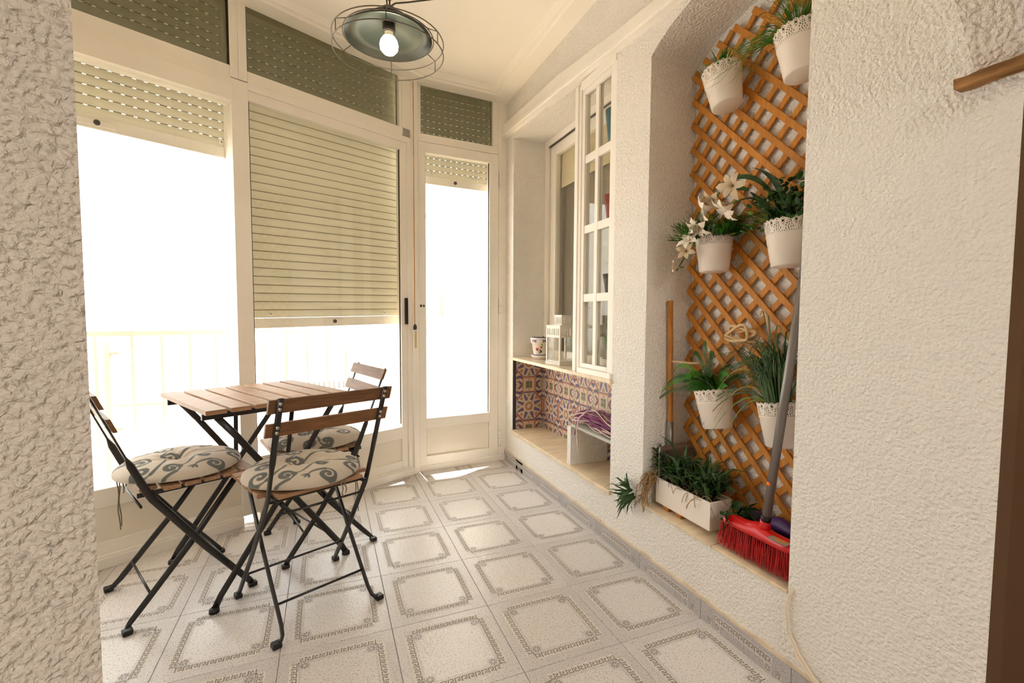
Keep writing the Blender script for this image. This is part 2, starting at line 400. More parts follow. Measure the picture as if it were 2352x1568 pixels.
# mosaic panels
def mosaic_col(u, v):
    P, Q = .213, .304
    u = (u+P/2) % P-P/2; v = (v+Q/2) % Q-Q/2
    au, av = abs(u), abs(v); a = .1; dd = max(au, av, (au+av)/1.41421)
    cream = (.62, .50, .40); navy = (.10, .08, .16); org = (.52, .20, .08); grn = (.13, .14, .06); purple = (.20, .14, .24)
    if dd < a:
        r = math.hypot(u, v)
        if r < .012: return cream
        if r < .018: return grn if int(r*900+math.atan2(v, u)*6) % 2 else cream
        if r < .031: return org if int((math.atan2(v, u)+pi)*5) % 3 else (.35, .25, .1)
        if r < .043: return (.66, .56, .46)
        th = math.degrees(math.atan2(v, u)); t1 = abs((th+22.5) % 45-22.5); t2 = abs((th) % 45-22.5)
        if dd > a-.006: return navy
        if dd > a-.011: return cream
        lim = 15*(1-(r-.043)/.062)
        if t2 < lim*.95: return purple if int(r*480) % 2 else navy
        if .066 < r < .09 and t1 < (r-.058)*330 and t1 < 9: return org if int((th+360+22.5)/45) % 2 else (.3, .25, .12)
        return cream
    if dd < a+.007: return org
    # square
    if au < .042:
        w_ = abs(av-Q/2)
        if au < .024 and w_ < .024: return grn if (int((au+.1)*280) % 2 or int((w_+.1)*280) % 2) else (.42, .36, .24)
        if au < .006 and .030 < w_ < .040: return org
        return (.64, .53, .42) if (int(u*260) % 2) else (.56, .45, .36)
    if au < .051: return org
    fu, fv = au-P/2, av-Q/2; e = math.hypot(fu*1.5, fv)
    if e < .010: return cream
    if e < .015: return navy
    th = math.atan2(fv, fu*1.5)
    if .02 < e < .10 and abs(sin(th*4+e*60)) > .72: return navy if e > .05 else (.3, .22, .16)
    if .05 < e < .06: return (.45, .26, .14)
    return cream
def mosaic(name, W_, H_, fn, uv, parent=None):
    c = .0041; nx, nz = int(W_/c), int(H_/c); sx, sz = W_/nx, H_/nz; mb = MB(); cols = []
    for j in range(nz+1):
        for i in range(nx+1): mb.v.append(fn(i*sx, j*sz))
    for j in range(nz):
        for i in range(nx):
            b = j*(nx+1)+i; mb.face((b, b+1, b+nx+2, b+nx+1), 'mosaic')
            u, v = uv((i+.5)*sx, (j+.5)*sz); col = mosaic_col(u, v); k = random.uniform(.82, 1.12)
            cols.append([x_*k for x_ in col]+[1])
    me = mb.mesh(name); ca = me.color_attributes.new('Col', 'FLOAT_COLOR', 'CORNER')
    arr = np.repeat(np.array(cols, dtype=np.float32), 4, axis=0); ca.data.foreach_set('color', arr.ravel())
    return link(name, me, parent)
mp = thing('mosaic_tiling', 'colourful star pattern mosaic tiling lining the low niche', 'tiling', (0, 0, 0))
mosaic('back_panel', 1.185, .4835, lambda a, b: (.2305, .419-a, .2475+b), lambda a, b: (.419-a-.291, .2475+b-.402), mp)
mosaic('side_panel', .206, .4835, lambda a, b: (.0235+a, .4180, .2475+b), lambda a, b: (.0235+a-.123, .2475+b-.402), mp)
MB().box(.002, .0235, .4165, .4195, .2475, .7305, 'navy_trim').build('edge_trim', mp)
# partition and dark board in the low niche
pt = MB().box(.0, .229, -.398, -.362, .247, .452, 'stucco').build('trim_1', kind='structure')
bd = MB().box(.006, .228, -.763, -.400, .452, .466, 'ac_grey').build('shelf_board', bevel=.001); tag(bd, 'thin grey board bridging partition and niche side, under the yarn', 'shelf')
# trunking along the right wall
tk = MB()
pr = [(0.70, 2.262, 2.352), (-.25, 2.205, 2.305), (-.74, 2.165, 2.245), (-1.3, 2.135, 2.19), (-1.64, 2.12, 2.17)]
for (a, b_) in zip(pr[:-1], pr[1:]):
    i = tk.add([(-.030, a[0], a[1]), (-.030, b_[0], b_[1]), (-.024, b_[0], b_[2]), (-.024, a[0], a[2]), (.02, a[0], a[1]), (.02, b_[0], b_[1]), (.02, b_[0], b_[2]), (.02, a[0], a[2])])
    for q in ((0, 1, 2, 3), (4, 7, 6, 5), (0, 4, 5, 1), (3, 2, 6, 7), (0, 3, 7, 4), (1, 5, 6, 2)): tk.face([i+k for k in q], 'trim_white')
    j = tk.add([(-.036, a[0], a[1]+.012), (-.036, b_[0], b_[1]+.012), (-.036, b_[0], b_[1]+.03), (-.036, a[0], a[1]+.03), (-.02, a[0], a[1]+.005), (-.02, b_[0], b_[1]+.005), (-.02, b_[0], b_[1]+.036), (-.02, a[0], a[1]+.036)])
    for q in ((0, 1, 2, 3), (0, 4, 5, 1), (3, 2, 6, 7)): tk.face([j+k for k in q], 'trim_white')
tk.build('trim_2', kind='structure')
# ---- ceiling + cornice
cl = MB().box(-3.6, 1.2, -5.2, .95, 2.515, 2.62, 'ceiling_paint')
ceiling = cl.build('ceiling', kind='structure')
LW = lambda s, off: Vector((A.x-cos(AW)*s+sin(AW)*off, A.y-sin(AW)*s-cos(AW)*off))
def offs(d):   # polyline of room edge offset inward by d
    # right wall x=-d ; door line ; window line
    nd = Vector((sin(AD), -cos(AD))); ud = Vector((cos(AD), sin(AD)))
    nw = Vector((sin(AW), -cos(AW))); uw = Vector((cos(AW), sin(AW)))
    pd = Vector((B.x, B.y))+nd*d; pw = Vector((A.x, A.y))+nw*d
    t = (-d-pd.x)/ud.x; c1 = pd+ud*t
    den = ud.x*uw.y-ud.y*uw.x; s_ = ((pw.x-pd.x)*uw.y-(pw.y-pd.y)*uw.x)/den; c2 = pd+ud*s_
    return [Vector((-d, -1.9)), c1, c2, pw-uw*2.3]
cor = MB()
prof = [(0.0, 2.488), (.095, 2.488), (.105, 2.497), (.125, 2.497), (.135, 2.505), (.16, 2.516)]
rows = []
for d, z in prof: rows.append([(p.x, p.y, z) for p in offs(d)])
for r0, r1 in zip(rows[:-1], rows[1:]):
    for k in range(3): cor.quad(r0[k], r0[k+1], r1[k+1], r1[k], 'ceiling_paint')
r0 = rows[0]
for k in range(3): cor.quad(r0[k+1], r0[k], (r0[k][0], r0[k][1], 2.53), (r0[k+1][0], r0[k+1][1], 2.53), 'ceiling_paint')
cor.build('trim_3', kind='structure')
# ---- left foreground wall, rooms behind the camera
MB().prism([(-1.50, -1.68), (-2.48, -.50), (-3.6, -.50), (-3.6, -2.05), (-1.95, -2.05)], 0, 2.62, 'stucco_rough').build('wall_left', kind='structure')
MB().box(-3.7, -3.6, -5.2, -2.0, 0, 2.6, 'plaster').box(-3.7, 1.3, -5.3, -5.2, 0, 2.6, 'plaster').build('wall_back', kind='structure')
MB().box(.33, .45, -5.2, -2.055, 0, 2.6, 'wall_dark').box(0, .45, -2.075, -2.0551, 0, 1.52, 'wall_dark').build('wall_near', kind='structure')
# transverse arch springing from the right wall, with wooden impost
ar = MB(); cx, cz, rad = -.92, .97, 1.062; n = 24
pp = [(cx+rad*cos(R(30)+R(120)*k/n), cz+rad*sin(R(30)+R(120)*k/n)) for k in range(n+1)]
mx_ = Matrix(((1, 0, 0, 0), (0, 0, 1, 0), (0, 1, 0, 0), (0, 0, 0, 1)))  # (a,b,h)->(x=a,y=h,z=b)
for a, b_ in zip(pp[:-1], pp[1:]):
    ar.prism([(a[0], a[1]), (b_[0], b_[1]), (b_[0], 2.62), (a[0], 2.62)], -2.055, -1.985, 'stucco_rough', mx_)
ar.box(-3.6, -1.84, -2.055, -1.985, 0, 2.62, 'stucco')
ar.build('wall_arch', kind='structure')
im = MB(); P = []
for k in range(7):
    y = -1.965-k*.02; jz = random.uniform(-.0015, .0015)
    P.append([(-.006+random.uniform(-.001, .001), y, 1.480+jz), (-.032, y, 1.482+jz), (-.034+random.uniform(-.002, .002), y, 1.500+jz), (-.004, y, 1.504+jz)])
for a, b_ in zip(P[:-1], P[1:]):
    for k in range(4): im.quad(a[k], a[(k+1) % 4], b_[(k+1) % 4], b_[k], 'old_wood')
im.quad(*P[0], 'old_wood'); im.quad(*reversed(P[-1]), 'old_wood')
tag(im.build('wooden_impost'), 'worn wooden strip set in the stucco where the near arch springs', 'wood strip')

# ================================================================== GLAZING
def rail(mb_or, x0, x1, y0, y1, z0, z1, name, par, m='alu_white', bev=.0015):
    return MB().box(x0, x1, y0, y1, z0, z1, m).build(name, par, bevel=bev)
# window_2 (middle) & window_1 (left): local x = -s
w2 = struct('window_2', A, AW); w1 = struct('window_1', A, AW)
def bay(par, xl, xr, left):
    rail(0, xl, xr, -.03, .06, 0, .043, 'sill_track', par)
    rail(0, xl, xr, -.022, .055, .043, .052, 'sill_lip', par)
    rail(0, xl, xr, -.004, .035, .052, .102, 'bottom_rail', par)
    rail(0, xl, xr, .006, .026, .10, .247, 'lower_panel', par, 'panel_white')
    rail(0, xl, xr, -.004, .035, .245, .322, 'mid_rail', par)
    rail(0, xl, xr, .012, .02, .32, 2.07, 'glass_pane', par, 'glass', 0)
    if left:
        rail(0, xl, xr, -.030, .06, 2.02, 2.098, 'shutter_head', par)
    rail(0, xl, xr, -.004, .035, 2.052, 2.10, 'top_rail', par)
    rail(0, xl, xr, -.012, .06, 2.10, 2.135, 'transom_rail', par)
    rail(0, xl, xr, -.005, .06, 2.136, 2.188, 'transom_rail', par)
    rail(0, xl, xr, .02, .026, 2.18, 2.50, 'transom_pane', par, 'glass_shade_tint', 0)
bay(w2, -.962, -.028, False); bay(w1, -1.97, -1.035, True)
for (a, b_) in ((-.104, -.06), (-.0595, -.028)): rail(0, a, b_, -.006 if a < -.1 else -.016, .04, .045, 2.10, 'stile', w2)
rail(0, -.975, -.962, -.004, .035, .045, 2.10, 'stile', w2)
rail(0, -.085, -.018, -.005, .06, 2.136, 2.52, 'transom_stile', w2); rail(0, -.104, -.085, .0, .04, 2.188, 2.52, 'transom_stile', w2)
rail(0, -1.035, -.962, -.012, .06, .043, 2.13, 'mullion', w2); rail(0, -1.035, -1.0, -.008, .06, 2.136, 2.52, 'mullion', w2); rail(0, -.9995, -.963, -.008, .06, 2.136, 2.52, 'mullion', w2)
rail(0, -2.05, -1.97, -.012, .06, .043, 2.52, 'mullion', w1)
rail(0, -.958, -.954, .004, .012, .34, 2.05, 'gasket', w2, 'gasket', 0); rail(0, -.108, -.104, .004, .012, .34, 2.05, 'gasket', w2, 'gasket', 0)
rail(0, -1.035, -1.0345, -.002, .03, 2.19, 2.5, 'gasket', w1, 'gasket', 0)
hd = rail(0, -.082, -.062, -.020, -.006, .975, 1.14, 'slide_handle', w2, 'black_plastic', .003)
# corner post
cp = MB(); cpo = struct('trim_4', A, AW)
MB().box(-.028, .012, -.03, .05, 0, 2.52, 'alu_white').build('corner_post', cpo, bevel=.003)
MB().box(-.024, -.020, -.0325, -.03, .9, 2.48, 'rust_orange').build('pull_strap', cpo)
# door
d1 = struct('door_1', B, AD)
rail(0, -.655, 0, -.02, .06, 0, .035, 'sill_track', d1)
rail(0, -.06, .0, -.01, .06, .035, 2.52, 'frame_post', d1); rail(0, -.652, -.632, -.012, .06, .035, 2.52, 'frame_post', d1)
rail(0, -.632, -.06, -.006, .06, 2.14, 2.19, 'transom_rail', d1)
rail(0, -.10, -.06, .0, .05, 2.19, 2.52, 'frame_post', d1); rail(0, -.632, -.605, .0, .05, 2.19, 2.52, 'frame_post', d1)
rail(0, -.605, -.10, .02, .026, 2.19, 2.50, 'transom_pane', d1, 'glass_shade_tint', 0)
rail(0, -.628, -.580, -.016, .03, .04, 2.135, 'stile', d1); rail(0, -.130, -.064, -.016, .03, .04, 2.135, 'stile', d1)
rail(0, -.580, -.130, -.015, .03, 2.072, 2.134, 'top_rail', d1); rail(0, -.580, -.130, -.015, .03, .285, .352, 'mid_rail', d1); rail(0, -.580, -.130, -.015, .03, .04, .098, 'bottom_rail', d1)
rail(0, -.580, -.130, -.002, .015, .096, .29, 'lower_panel', d1, 'panel_white'); rail(0, -.576, -.570, -.008, .01, .10, .285, 'bead', d1); rail(0, -.140, -.134, -.008, .01, .10, .285, 'bead', d1)
rail(0, -.580, -.130, .008, .014, .35, 2.075, 'glass_pane', d1, 'glass', 0)
rail(0, -.580, -.576, -.004, .006, .352, 2.072, 'gasket', d1, 'gasket', 0); rail(0, -.134, -.130, -.004, .006, .352, 2.072, 'gasket', d1, 'gasket', 0)
for z in (.16, 1.10, 1.97):
    hg = MB(); 
    for k in range(2): hg.sweep([(-.052, -.022, z-.055+k*.057), (-.052, -.022, z-.002+k*.057)], .0085, 'trim_white', seg=10)
    hg.build('hinge', d1)
lt = MB().box(-.632, -.618, -.024, -.016, 1.065, 1.13, 'trim_white').box(-.622, -.610, -.030, -.016, 1.085, 1.10, 'gasket').box(-.600, -.590, -.0175, -.016, 1.085, 1.10, 'gasket'); lt.build('latch', d1)
# shutter guides
rail(0, -1.034, -1.006, .062, .13, .32, 2.52, 'shutter_guide', w1); rail(0, -.98, -.958, .07, .13, .32, 2.52, 'shutter_guide', w2); rail(0, -.029, -.006, .07, .13, .32, 2.52, 'shutter_guide', w2); rail(0, -.088, -.06, .07, .13, .32, 2.52, 'shutter_guide', d1); rail(0, -.63, -.607, .07, .13, .32, 2.52, 'shutter_guide', d1)
# roller shutters: things with slats
def slat_mesh(W_, pitch, slots):
    mb = MB(); h = pitch-.0042; n = 5
    for (yy, flip) in ((0, 1), (.009, -1)):
        L = [mb.add([(-W_/2, yy-flip*.0045*sin(pi*k/n), k*h/n), (W_/2, yy-flip*.0028*sin(pi*k/n), k*h/n)]) for k in range(n+1)]
        for a, b_ in zip(L[:-1], L[1:]):
            mb.face((a, a+1, b_+1, b_), 'shutter_pvc', True)
    for z in (0, h): mb.quad((-W_/2, 0, z), (W_/2, 0, z), (W_/2, .009, z), (-W_/2, .009, z), 'shutter_pvc')
    # hooked web joining to next slat, pierced with slots
    if not slots: mb.box(-W_/2, W_/2, .003, .006, h, pitch+.001, 'shutter_joint')
    else:
        x_ = -W_/2; st = .040
        mb.box(-W_/2, W_/2, .003, .006, h, h+.0010, 'shutter_joint')
        while x_ < W_/2:
            mb.box(x_, min(x_+st-.013, W_/2), .003, .006, h, pitch+.001, 'shutter_joint'); x_ += st
    return mb.mesh('slat')
def shutter(label, org, ang, x0, x1, yo, z0, z1, pitch, slots_from, tilt=0, group='cream roller shutters outside the glazing', btns=(), lock=True):
    W_ = x1-x0
    t = thing('roller_shutter', label, 'shutter', (0, 0, 0), ang, group)
    c = Matrix.Rotation(ang, 4, 'Z') @ Vector(((x0+x1)/2, yo, z0)); t.location = Vector(org)+c
    t.rotation_euler = (0, -tilt, ang)
    br = MB().box(-W_/2, W_/2, -.004, .012, 0, .048, 'alu_white').box(-W_/2, W_/2, -.006, .014, -.004, .004, 'alu_white').build('bottom_rail', t, bevel=.001)
    if lock:
        lk = MB(); lk.box(-.06, .06, -.0075, -.004, .010, .036, 'alu_white'); lk.build('lock_plate', br, bevel=.006)
        MB().lathe([(0, 0), (.011, 0), (.011, .006), (.008, .009), (0, .009)], 'gasket', 14, Matrix.Translation((0, -.0075, .023)) @ Matrix.Rotation(R(90), 4, 'X')).build('lock_knob', br)
    ma, mb_ = slat_mesh(W_, pitch, True), slat_mesh(W_, pitch, False)
    z = .050; k = 0
    while z0+z < z1:
        link('slat', ma if z0+z > slots_from else mb_, t, loc=(0, 0, z)); z += pitch; k += 1
    for bx in btns:
        q = MB().lathe([(0, -.006), (.004, -.006), (.009, -.003), (.010, 0)], 'alu_white', 14, Matrix.Translation((bx, -.003, .050+pitch*.45)) @ Matrix.Rotation(R(90), 4, 'X') @ Matrix.Scale(-1, 4, (0, 0, 1)))
        q.lathe([(0, -.0065), (.0035, -.0065)], 'gasket', 10, Matrix.Translation((bx, -.0035, .050+pitch*.45)) @ Matrix.Rotation(R(90), 4, 'X') @ Matrix.Scale(-1, 4, (0, 0, 1))); q.build('stop_button', t)
    return t
shutter('cream slatted shutter half raised behind the leftmost glazed bay', A, AW, -1.965, -1.035, .10, 1.788, 2.50, .040, 0, 0, btns=(.45,))
shutter('cream slatted shutter lowered two thirds down the middle glazed bay', A, AW, -.957, -.030, .10, .972, 2.50, .0432, 2.03, R(1.1), btns=(-.35, .33))
shutter('narrow cream slatted shutter raised over the glazed balcony door', B, AD, -.605, -.088, .085, 1.906, 2.50, .040, 0, 0, btns=(-.17, .17))

# strap winders
sw = thing('shutter_winder', 'white plastic strap winder on the wall right of the balcony door', 'shutter winder', (0, .635, .785))
mb = MB(); pts = []
for k in range(17):
    a = -pi/2+pi*k/16; pts.append((-.030*cos(a)*1.0, sin(a)))
poly = [(-.002, -.0), (-.030, .012), (-.036, .03), (-.036, .115), (-.030, .133), (-.002, .145)]
mz = Matrix(((1, 0, 0, 0), (0, 0, 1, 0), (0, 1, 0, 0), (0, 0, 0, 1)))
mb.prism(poly, -.06, .055, 'trim_white', mz); mb.build('cover', sw, bevel=.004)
MB().lathe([(0, 0), (.010, 0), (.010, .012), (0, .012)], 'trim_white', 14, Matrix.Translation((-.012, 0, -.014))).build('knob', sw)
MB().box(-.003, -.001, .045-.01, .045+.006, .02, 1.42, 'shade_strap').build('strap', sw)
sw2 = thing('shutter_winder', 'slim brass-cream strap guide on the corner post by the door', 'shutter winder', LW(.024, .032).to_3d()+Vector((0, 0, .81)), AW)
MB().box(-.013, .013, -.010, .0, 0, .13, 'trim_white').build('cover', sw2, bevel=.003)
MB().box(-.008, .008, -.012, -.010, .012, .12, 'brass_cream').build('plate', sw2)
MB().sweep([(0, -.004, .13), (0, -.006, .15), (0, -.004, .165)], [.011, .012, .005], 'black_metal', seg=10).build('roller', sw2)

# ---- kitchen window in the deep recess
w3 = struct('window_3')
MB().box(.232, .30, .372, .42, .7495, 2.215, 'trim_white').build('jamb_lining', w3, bevel=.002)
MB().box(.232, .30, -.765, .372, 2.175, 2.215, 'trim_white').build('head_lining', w3, bevel=.002)
MB().box(.240, .243, -.765, .372, 2.165, 2.172, 'gasket').build('track_groove', w3)
MB().box(.250, .285, .29, .366, .7495, 2.165, 'trim_white').build('stile', w3, bevel=.002)
MB().box(.250, .285, -.765, .29, 2.10, 2.165, 'trim_white').build('top_rail', w3, bevel=.002)
MB().box(.250, .285, -.765, .29, .7495, .80, 'trim_white').build('bottom_rail', w3, bevel=.002)
MB().box(.250, .285, -.45, -.40, .80, 2.10, 'trim_white').build('stile', w3, bevel=.002)
MB().box(.264, .270, -.765, .29, .80, 2.10, 'glass').build('glass_pane', w3)
bl = MB().box(.292, .296, -.76, .285, 1.885, 2.12, 'blind').build('roller_blind'); tag(bl, 'cream roller blind drawn a short way down behind the kitchen window', 'blind')
cu = MB(); prev = None
for k in range(61):
    y = .30-k*1.06/60; xx = .312+.006*sin(k*1.1)+.003*sin(k*2.7)
    if prev: cu.quad((prev[0], prev[1], .76), (xx, y, .76), (xx, y, 2.13), (prev[0], prev[1], 2.13), 'curtain_grey', True)
    prev = (xx, y)
tag(cu.build('curtain'), 'grey curtain hanging full height behind the kitchen window glass', 'curtain')
MB().box(.33, .36, -.80, .45, .6, 2.4, 'plaster').build('wall_kitchen', kind='structure')
# ---- front multi-pane leaf
w4 = struct('window_4')
def wb(n, x0, x1, y0, y1, z0, z1, m='trim_white', bev=.002): return MB().box(x0, x1, y0, y1, z0, z1, m).build(n, w4, bevel=bev)
wb('frame_stile', -.008, .055, -.448, -.418, .7495, 2.165); wb('frame_stile', -.002, .05, -.470, -.449, .7495, 2.160)
wb('frame_head', -.006, .055, -.765, -.471, 2.135, 2.175); wb('frame_sill', -.012, .055, -.765, -.471, .7495, .775)
wb('sash_stile', .004, .035, -.495, -.4705, .775, 2.135); wb('sash_stile', .004, .035, -.765, -.716, .775, 2.135)
wb('sash_rail', .004, .035, -.715, -.4955, 2.106, 2.134); wb('sash_rail', .004, .035, -.715, -.4955, .776, .798)
wb('muntin', .006, .033, -.615, -.588, .798, 2.106)
for z in (1.797, 1.458, 1.122): wb('muntin', .0075, .032, -.715, -.4955, z-.019, z+.019)
for ya, yb in ((-.588, -.4955), (-.716, -.615)):
    zs = [.798, 1.103, 1.141, 1.439, 1.477, 1.778, 1.816, 2.106]
    for k in range(4): MB().box(.017, .021, ya, yb, zs[2*k], zs[2*k+1], 'glass_dark' if False else 'glass').build('glass_pane', w4)
# cupboard shelves and pots behind the leaf
cpots = [(1.888, 'pot_teal', 'teal flared pot on the top shelf behind the multi-pane window', .15, None),
         (1.500, 'pot_red', 'red pot with a dark spiky plant on the second shelf behind the panes', .13, 'leaf_dark'),
         (1.142, 'pot_dark', 'dark pot with a tiny succulent on the third shelf behind the panes', .10, 'leaf_mid'),
         (.7495, 'ceramic', 'small white pot with a leafy green plant low behind the panes', .07, 'leaf_bright')]
def tuft(mb, c, n, h, spread, wd, m, bend=.4, seg=4, mats=None, wave=0):
    for k in range(n):
        a = random.uniform(0, 2*pi); hh = h*random.uniform(.6, 1.1); sp = spread*random.uniform(.2, 1)
        b0 = Vector(c)+Vector((cos(a), sin(a), 0))*random.uniform(0, .3)*spread
        P_ = []; W_ = []
        for i in range(seg+1):
            t = i/seg; P_.append(b0+Vector((cos(a)*sp*t**1.6+wave*sin(t*9+k)*t, sin(a)*sp*t**1.6+wave*cos(t*8+k)*t, hh*(t-bend*t*t)))); W_.append(wd*(1-t)**.6*(1 if i else .7)+.0004)
        mb.ribbon(P_, W_, (-sin(a), cos(a), 0), random.choice(mats) if mats else m, .15)
for i, (z, m, lab, hp, lf) in enumerate(cpots):
    if i < 3: tag(MB().box(.10, .231, -.764, -.44, z-.008, z, 'glass').build('glass_shelf'), ['top', 'second', 'third'][i]+' thin glass shelf behind the multi-pane window', 'shelf', 'glass shelves behind the multi-pane window')
    p_ = thing('plant_pot', lab, 'plant pot', (.155, -.545, z), group='pots behind the multi-pane window')
    MB().lathe([(0, 0), (.042, 0), (.058, hp), (.053, hp), (.05, hp-.012), (0, hp-.012)], m, 24).build('pot', p_)
    if lf:
        g = MB(); tuft(g, (0, 0, hp-.012), 40, .13 if i != 3 else .22, .06, .008 if i != 3 else .02, lf); g.build('foliage', p_, kind='stuff')

# ================================================================== TABLE AND CHAIRS
TA = R(28.0)
tb = thing('folding_table', 'square folding bistro table with seven brown wooden slats on black legs', 'table', (-1.452, -.352, 0), TA)
for k in range(7):
    x_ = -.275+.0393+k*.0786
    MB().box(x_-.0325, x_+.0325, -.272, .272, .694, .710, 'slat_wood').build('table_slat', tb, bevel=.002)
for y_ in (-.205, .205):
    MB().box(-.262, .262, y_-.007, y_+.007, .668, .692, 'black_metal').build('top_bar', tb, bevel=.001)
LX = .252
def leg(mb, pts, xdir, a=.0055, b=.012): mb.sweep(pts, a, 'black_metal', rb=b, ref=xdir, seg=12)
for sy in (-1, 1):
    for sx in (-1, 1):
        y_ = sy*(.245 if sx < 0 else .228)
        m_ = MB(); leg(m_, [(sx*LX, y_, .012), (sx*(LX-.02), y_, .05), (0, y_, .37), (-sx*.16, y_*.93, .60), (-sx*.215, y_*.9, .672)], (0, 1, 0))
        o = m_.build('leg', tb)
        MB().lathe([(0, 0), (.017, 0), (.016, .012), (.010, .018), (0, .019)], 'black_plastic', 14, Matrix.Translation((sx*(LX+.002), y_, 0))).build('foot_cap', o)
for sy in (-1, 1):
    m_ = MB(); leg(m_, [(0.0-sy*.02, sy*.20, .40), (.045*(-sy)+.02, sy*.17, .672)], (0, 1, 0), .004, .009); m_.build('support_arm', tb)
for sx, z in ((-1, .12), (1, .12), (0, .37)):
    x_ = sx*(LX-.075); MB().sweep([(x_, -.24, z), (x_, .24, z)], .0045, 'black_metal', seg=8).build('cross_bar', tb)

def cross_slot(): pass
def make_chair(label, loc, rz):
    t = thing('folding_chair', label, 'chair', loc, rz, 'black metal and wood folding chairs around the table')
    for s in (-1, 1):
        m_ = MB(); X = .170
        pts = [(s*X, -.062, .788), (s*X, -.011, .66), (s*X, .022, .575), (s*X, .034, .545), (s*X, .070, .455), (s*(X+.001), .088, .420), (s*(X+.005), .235, .205), (s*(X+.010), .370, .025), (s*(X+.013), .378, .012)]
        ra = [.010, .010, .010, .006, .006, .006, .006, .006, .006]; rb = [.0035, .0035, .0035, .011, .0115, .0125, .0115, .011, .010]
        m_.sweep(pts, ra, 'black_metal', rb=rb, ref=(1, 0, 0), seg=12); o = m_.build('leg', t)
        MB().box(s*(X+.013)-.012, s*(X+.013)+.012, .364, .394, 0, .017, 'black_plastic').build('foot_cap', o, bevel=.004)
        m_ = MB(); X2 = .150
        m_.sweep([(s*X2, .352, .436), (s*X2, .19, .222), (s*X2, .04, .045), (s*(X2+.004), .018, .022), (s*(X2+.012), .010, .013), (s*(X2+.022), .008, .012)], .006, 'black_metal', rb=[.0115, .0115, .0105, .009, .008, .007], ref=(1, 0, 0), seg=12)
        o = m_.build('leg', t)
        MB().box(s*(X2+.026)-.014, s*(X2+.026)+.014, -.006, .022, 0, .017, 'black_plastic').build('foot_cap', o, bevel=.004)
        MB().box(s*.150-.004, s*.150+.004, .05, .372, .428, .443, 'black_metal').build('seat_rail', t, bevel=.001)
        for (yy, zz) in [(-.062+(.788-q)*.396-.0025, q) for q in (.772, .755, .696, .679)]:
            m_ = MB(); m_.lathe([(0, .002), (.004, .001), (.0055, 0)], 'screw', 10, Matrix.Translation((s*X, yy-.0045+.002, zz)) @ Matrix.Rotation(R(90), 4, 'X'))
            m_.build('screw', t)
    for name, z0, zc in (('back_slat', .741, 0), ('back_slat', .665, 0)):
        yc = -.062+(.788-z0)*.396+.0045
        m_ = MB(); n = 10
        for k in range(n):
            x0 = -.200+k*.04; x1 = x0+.04; c0 = .008*(1-(x0/.2)**2); c1 = .008*(1-(x1/.2)**2); lean = -.396
            i = m_.add([(x0, yc-c0*0+0, z0), (x1, yc, z0), (x1, yc+.012, z0), (x0, yc+.012, z0), (x0, yc+lean*.044, z0+.044), (x1, yc+lean*.044, z0+.044), (x1, yc+.012+lean*.044, z0+.044), (x0, yc+.012+lean*.044, z0+.044)])
            for q in ((0, 3, 2, 1), (4, 5, 6, 7), (0, 1, 5, 4), (2, 3, 7, 6)): m_.face([i+j for j in q], 'slat_wood_dark')
            if k == 0: m_.face([i+j for j in (3, 0, 4, 7)], 'slat_wood_dark')
            if k == n-1: m_.face([i+j for j in (1, 2, 6, 5)], 'slat_wood_dark')
        m_.build(name, t)
    for k in range(6):
        y_ = .082+k*.0585; hw = .145 if k == 0 else .188
        MB().box(-hw, hw, y_-.0245, y_+.0245, .443, .457, 'slat_wood').build('seat_slat', t, bevel=.0025)
    for (x_, y_, z_) in ((.172, .088, .430), (.150, .060, .395), (.152, .075, .095), (.182, .300, .115)):
        MB().sweep([(-x_, y_, z_), (x_, y_, z_)], .0042, 'black_metal', seg=8).build('cross_bar', t)
    return t
cA = (-1.180, -.894); cB = (-1.882, -.561); cC = (-1.041, -.185)
aA = math.atan2(.917, -.4)-pi/2; aB = math.atan2(.447, .894)-pi/2; aC = math.atan2(-.28, -.96)-pi/2
chA = make_chair('folding chair seen from behind, nearest the camera, two dark back slats', (*cA, 0), aA)
chB = copy_tree(chA, (*cB, 0), aB, 'folding chair at the left end of the table beside the foreground wall')
chC = copy_tree(chA, (*cC, 0), aC, 'folding chair on the far right side of the table before the glazing')

